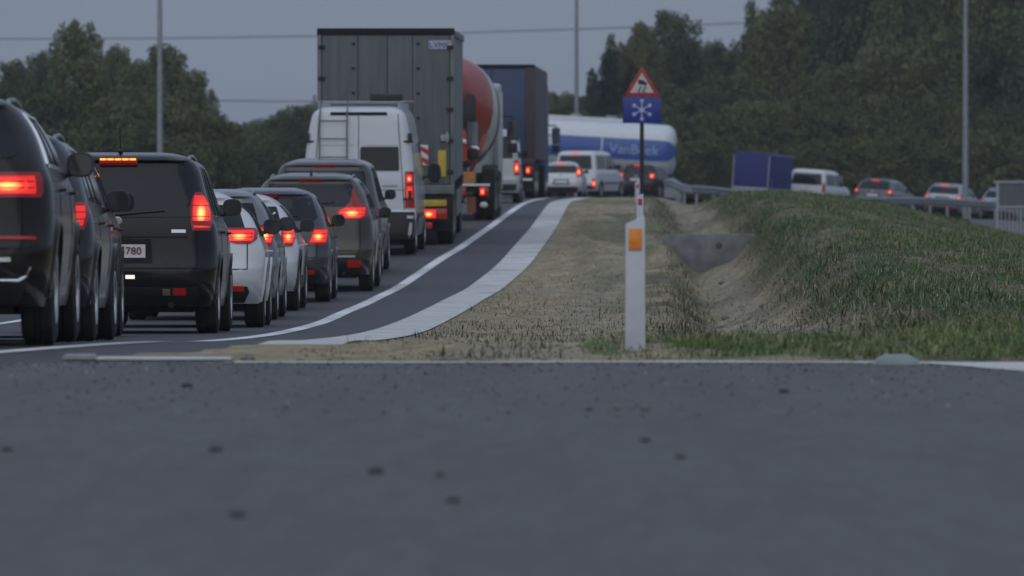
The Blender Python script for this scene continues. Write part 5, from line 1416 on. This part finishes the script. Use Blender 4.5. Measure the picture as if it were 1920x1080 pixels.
car('hatchback', 'silver hatchback with lit brake lights behind the lamp post', 301.0, None, P_silver, 4.1, 1.74, 1.48, yaw=-20, X=PX(1763, 301), third='lit', group='cars beyond the crest', tail=[(.80, .66, .80), (.94, .64, .80)], slope=.42)
def panel_stand():
    D = 252.0; x0, x1 = PX(1868, D), PX(1946, D); zb = min(float(land(x, D)) for x in (x0, x1)) - .05; zt = PZ(339, D) - zb
    root = thing('panel_stand', 'pale grey barred metal frame with dark upper panel by the far road', 'panel', ((x0 + x1)/2, D, zb))
    fr = mat('frame_pale', (.34, .36, .38), .5, var=.12); pn = mat('panel_mesh', (.10, .11, .12), .6, var=.2); lo = mat('panel_low', (.26, .28, .31), .6, var=.15)
    h = (x1 - x0)/2
    for sx in (-1, 1):
        b = MB(); b.box(*sorted((sx*(h - .09), sx*h)), -.05, .05, 0, zt - .08); b.build('post', fr, root, bevel=.01)
    b = MB(); b.box(-h - .1, h + .1, -.06, .06, zt - .08, zt); b.build('top_rail', fr, root, bevel=.01)
    zm = PZ(386, D) - zb
    b = MB(); b.box(-h + .09, h - .09, -.02, .02, zm, zt - .08); b.build('upper_panel', pn, root)
    b = MB(); b.box(-h + .09, h - .09, -.03, .03, zm - .07, zm); b.build('middle_rail', fr, root)
    for k in range(9):
        xx = -h + .12 + (2*h - .24)*(k + .5)/9; b = MB(); b.box(xx - .02, xx + .02, -.015, .015, .1, zm - .07); b.build('bar', fr, root)
    b = MB(); b.box(-h + .09, h - .09, -.025, .025, .05, .11); b.build('bottom_rail', fr, root)
panel_stand()
car('hatchback', 'pale blue-grey hatchback partly hidden by the metal frame panel', 305.0, None, paint('paint_pale_blue', (.30, .36, .42), .4, .3), 4.1, 1.74, 1.46, yaw=-20, X=PX(1868, 305), group='cars beyond the crest', tail=[(.80, .66, .80), (.94, .64, .80)], slope=.42, dim=True)

# ================================================================== STREET FURNITURE
def marker_post(label, px, topy, D, amber):
    X = PX(px, D); zb = float(land(X, D)) - .03; H = PZ(topy, D) - zb
    root = thing('marker_post', label, 'marker post', (X, D, zb), (0, 0, 0), 'marker posts along the verge')
    w = .062
    b = MB(); b.prism([(-w, 0), (w, 0), (w - .004, H), (w*.4, H - .012), (-w + .004, H - .05)], 'y', -.05, .05)
    b.build('post', mat('post_white', (.56, .58, .62), .5, var=.08, scale=10), root, bevel=.008)
    if amber:
        b = MB(); b.box(-.042, .04, -.056, -.04, H - .195, H - .075); b.build('reflector', M_amber, root, bevel=.004)
        b = MB(); b.box(-.042, .04, -.054, -.04, H - .21, H - .197); b.build('reflector_edge', mat('pink_edge', (.45, .2, .2), .5), root)
    else:
        b = MB(); b.box(-.035, .035, -.056, -.04, H - .20, H - .09); b.build('reflector', M_hazr, root, bevel=.004)
marker_post('white marker post with amber reflector in the grass by the kerb', 1191, 405, 42.0, True)
marker_post('white marker post with red reflector at the foot of the road sign', 1200, 363, 120.0, False)
marker_post('small far white marker post with red reflector beyond the road sign', 1195, 339, 185.0, False)

def road_sign():
    D = 150.0; X = PX(1203.5, D); zb = float(land(X, D)) - .05; s = S(D)
    zt = PZ(128, D) - zb
    root = thing('road_sign', 'slippery road warning triangle above a blue snowflake panel on a dark pole', 'road sign', (X, D, zb))
    b = MB(); b.tube([(0, .05, 0), (0, .05, zt - .1)], .045, 12); b.build('pole', mat('pole_dark', (.02, .02, .022), .5), root, True)
    w = 34/s; z0 = PZ(181, D) - zb; z1 = zt + .04
    red = mat('sign_red', (.40, .02, .02), .4, coat=.2); wh = mat('sign_white', (.55, .54, .54), .45); bk = mat('sign_black', (.012, .012, .014), .5); blu = mat('sign_blue', (.015, .035, .26), .4, coat=.2); pale = mat('snowflake_pale', (.42, .47, .70), .45)
    def tri(a, y0, y1, m, nm, par, bev=0):
        h = z1 - z0; cz = z0 + h*.36
        b = MB(); b.prism([(-w*a, cz + (z0 - cz)*a), (w*a, cz + (z0 - cz)*a), (0, cz + (z1 - cz)*a)], 'y', y0, y1); return b.build(nm, m, par, bevel=bev)
    t = tri(1., -.02, .0, red, 'triangle', root, .006)
    tri(.66, -.026, -.018, wh, 'triangle_face', t)
    # car over wavy skid tracks
    c0 = z0 + (z1 - z0)*.42
    b = MB(); b.prism([(-.085, c0), (.10, c0 - .035), (.105, c0 + .03), (.06, c0 + .035), (.045, c0 + .075), (-.07, c0 + .09), (-.085, c0 + .04)], 'y', -.032, -.027); b.build('car_symbol', bk, t)
    for sx in (-1, 1):
        b = MB(); pts = [(sx*.05 + .03*math.sin(k*1.1), -.030, c0 - .05 - .022*k) for k in range(7)]; b.tube(pts, .012, 5); b.build('skid_mark', bk, t)
    z3 = PZ(231, D) - zb; wb = 36/s
    b = MB(); b.box(-wb, wb, -.02, .0, z3, z0 - .012); p = b.build('panel', blu, root, bevel=.008)
    cz = (z0 + z3)/2
    for k in range(3):
        a = math.pi/2 + k*math.pi/3; c, s_ = math.cos(a), math.sin(a); R1 = .225
        b = MB(); b.prism([(c*R1 - s_*.012, cz + s_*R1 + c*.012), (c*R1 + s_*.012, cz + s_*R1 - c*.012), (-c*R1 + s_*.012, cz - s_*R1 - c*.012), (-c*R1 - s_*.012, cz - s_*R1 + c*.012)], 'y', -.026 - .001*k, -.018)
        for e in (-1, 1):
            q = (c*R1*.86*e, cz + s_*R1*.86*e); b.prism([(q[0] + .045*math.cos(u), q[1] + .045*math.sin(u)) for u in np.linspace(0, 2*math.pi, 9)[:-1]], 'y', -.0275, -.018)
        b.build('snowflake_arm', pale, p)
    b = MB(); b.prism([(.055*math.cos(u), cz + .055*math.sin(u)) for u in np.linspace(0, 2*math.pi, 13)[:-1]], 'y', -.030, -.018); b.build('snowflake_centre', pale, p)
    b = MB()
    for zz in (z0 - .1, z3 + .1, z0 + .12): b.box(-.08, .08, -.002, .10, zz - .02, zz + .02)
    b.build('bracket', M_galv, root)
road_sign()

def lamp_post(label, px, D, rad, hgt=12.):
    X = PX(px, D); zb = float(land(X, D)) - .05
    root = thing('lamp_post', label, 'lamp post', (X, D, zb), (0, 0, 0), 'lamp posts')
    b = MB(); b.tube([(0, 0, 0), (0, 0, .9), (0, 0, hgt*.5), (0, 0, hgt)], [rad*1.15, rad*1.1, rad*.9, rad*.55], 12); b.build('pole', M_galv, root, True)
    b = MB(); b.tube([(0, 0, hgt - .1), (-.1, 0, hgt + .15), (-.9, 0, hgt + .3)], .045, 8); b.build('arm', M_galv, root, True)
    b = MB(); b.box(-1.5, -.85, -.16, .16, hgt + .24, hgt + .36); b.build('lamp_head', mat('lamp_head_grey', (.2, .2, .21), .5), root, bevel=.04)
lamp_post('tall grey lamp post rising behind the black people carrier', 300, 262, .105)
lamp_post('tall grey lamp post rising behind the white and blue tank lorry', 1081, 330, .10, 14)
lamp_post('tall grey lamp post in front of the wood and the silver hatchback', 1810, 284, .12)

def guardrail():
    pts = [(6.45, 292), (6.25, 275), (6.1, 256), (6.35, 252.5), (7.2, 254), (9.5, 262), (13.5, 274), (18, 282), (23, 287), (34, 293)]
    P = np.array(pts, float); cs = np.concatenate([[0], np.cumsum(np.hypot(*np.diff(P, axis=0).T))])
    f = lambda s: (float(np.interp(s, cs, P[:, 0])), float(np.interp(s, cs, P[:, 1])))
    root = thing('guardrail', 'galvanised guardrail bending round the gore behind the grassy knoll', 'guardrail', (6.1, 256, 0))
    def gz(x, d): return float(land(x, d)) - .22*float(sstep(x, 7.8, 9.5))*(1 - float(sstep(x, 14, 17)))
    n = 90; prof = [(.03, .44), (.075, .50), (.075, .56), (.03, .60), (.075, .64), (.075, .70), (.03, .75), (.02, .75), (.06, .69), (.06, .65), (.018, .60), (.06, .55), (.06, .51), (.02, .44)]
    b = MB(); V = []; k = len(prof)
    for i in range(n):
        s = cs[-1]*i/(n-1); x, d = f(s); x0, d0 = f(max(0, s - .6)); x1, d1 = f(min(cs[-1], s + .6)); t = np.array([x1 - x0, d1 - d0]); t /= np.hypot(*t); nr = np.array([t[1], -t[0]])
        zb = np.mean([gz(*f(min(max(s + q, 0), cs[-1]))) for q in (-2, 0, 2)])
        for (o, z) in prof: V.append((x + nr[0]*o - 6.1, d + nr[1]*o - 256, zb + z))
    b.add(V, [(i*k + j, i*k + (j+1) % k, (i+1)*k + (j+1) % k, (i+1)*k + j) for i in range(n-1) for j in range(k)]); b.build('rail', M_galv, root, True)
    s = .3
    b0 = MB(); b0.box(-.05, .05, -.04, .04, -.9, .74); pm = None
    while s < cs[-1]:
        x, d = f(s); z = gz(x, d)
        if pm is None: o = b0.build('post', M_galv, root); pm = o.data
        else:
            o = bpy.data.objects.new('post', pm); scene.collection.objects.link(o); o.parent = root
        o.location = (x - 6.1, d - 256, z); s += 1.6
guardrail()

def power_line(label, D, pts, poles):
    z0 = PZ(pts[0][1], D); x0 = PX(pts[0][0], D); x1 = PX(pts[1][0], D); z1 = PZ(pts[1][1], D)
    zb = float(land(x0, D))
    root = thing('power_line', label, 'power line', (x0, D, zb), (0, 0, 0), 'power lines')
    b = MB(); L = x1 - x0
    b.tube([(L*t, 0, z0 - zb + (z1 - z0)*t - 4*poles*t*(1 - t)) for t in np.linspace(0, 1, 40)], .03, 5); b.build('wire', mat('wire', (.02, .02, .022), .6), root, True)
    for xx, zt in ((0, z0 - zb), (L, z1 - zb)):
        b = MB(); zq = float(land(x0 + xx, D)) - zb
        b.tube([(xx, 0, zq - .2), (xx, 0, zt + .4)], [.16, .1], 8); b.box(xx - .06, xx + .06, -.8, .8, zt - .1, zt + .02); b.build('pole', M_bark, root)
power_line('thin dark overhead wire high above the lorries', 440, [(-700, 66), (2150, 2)], 1.05)
power_line('thin dark overhead wire low behind the lorries', 445, [(-420, 172), (2100, 165)], .75)
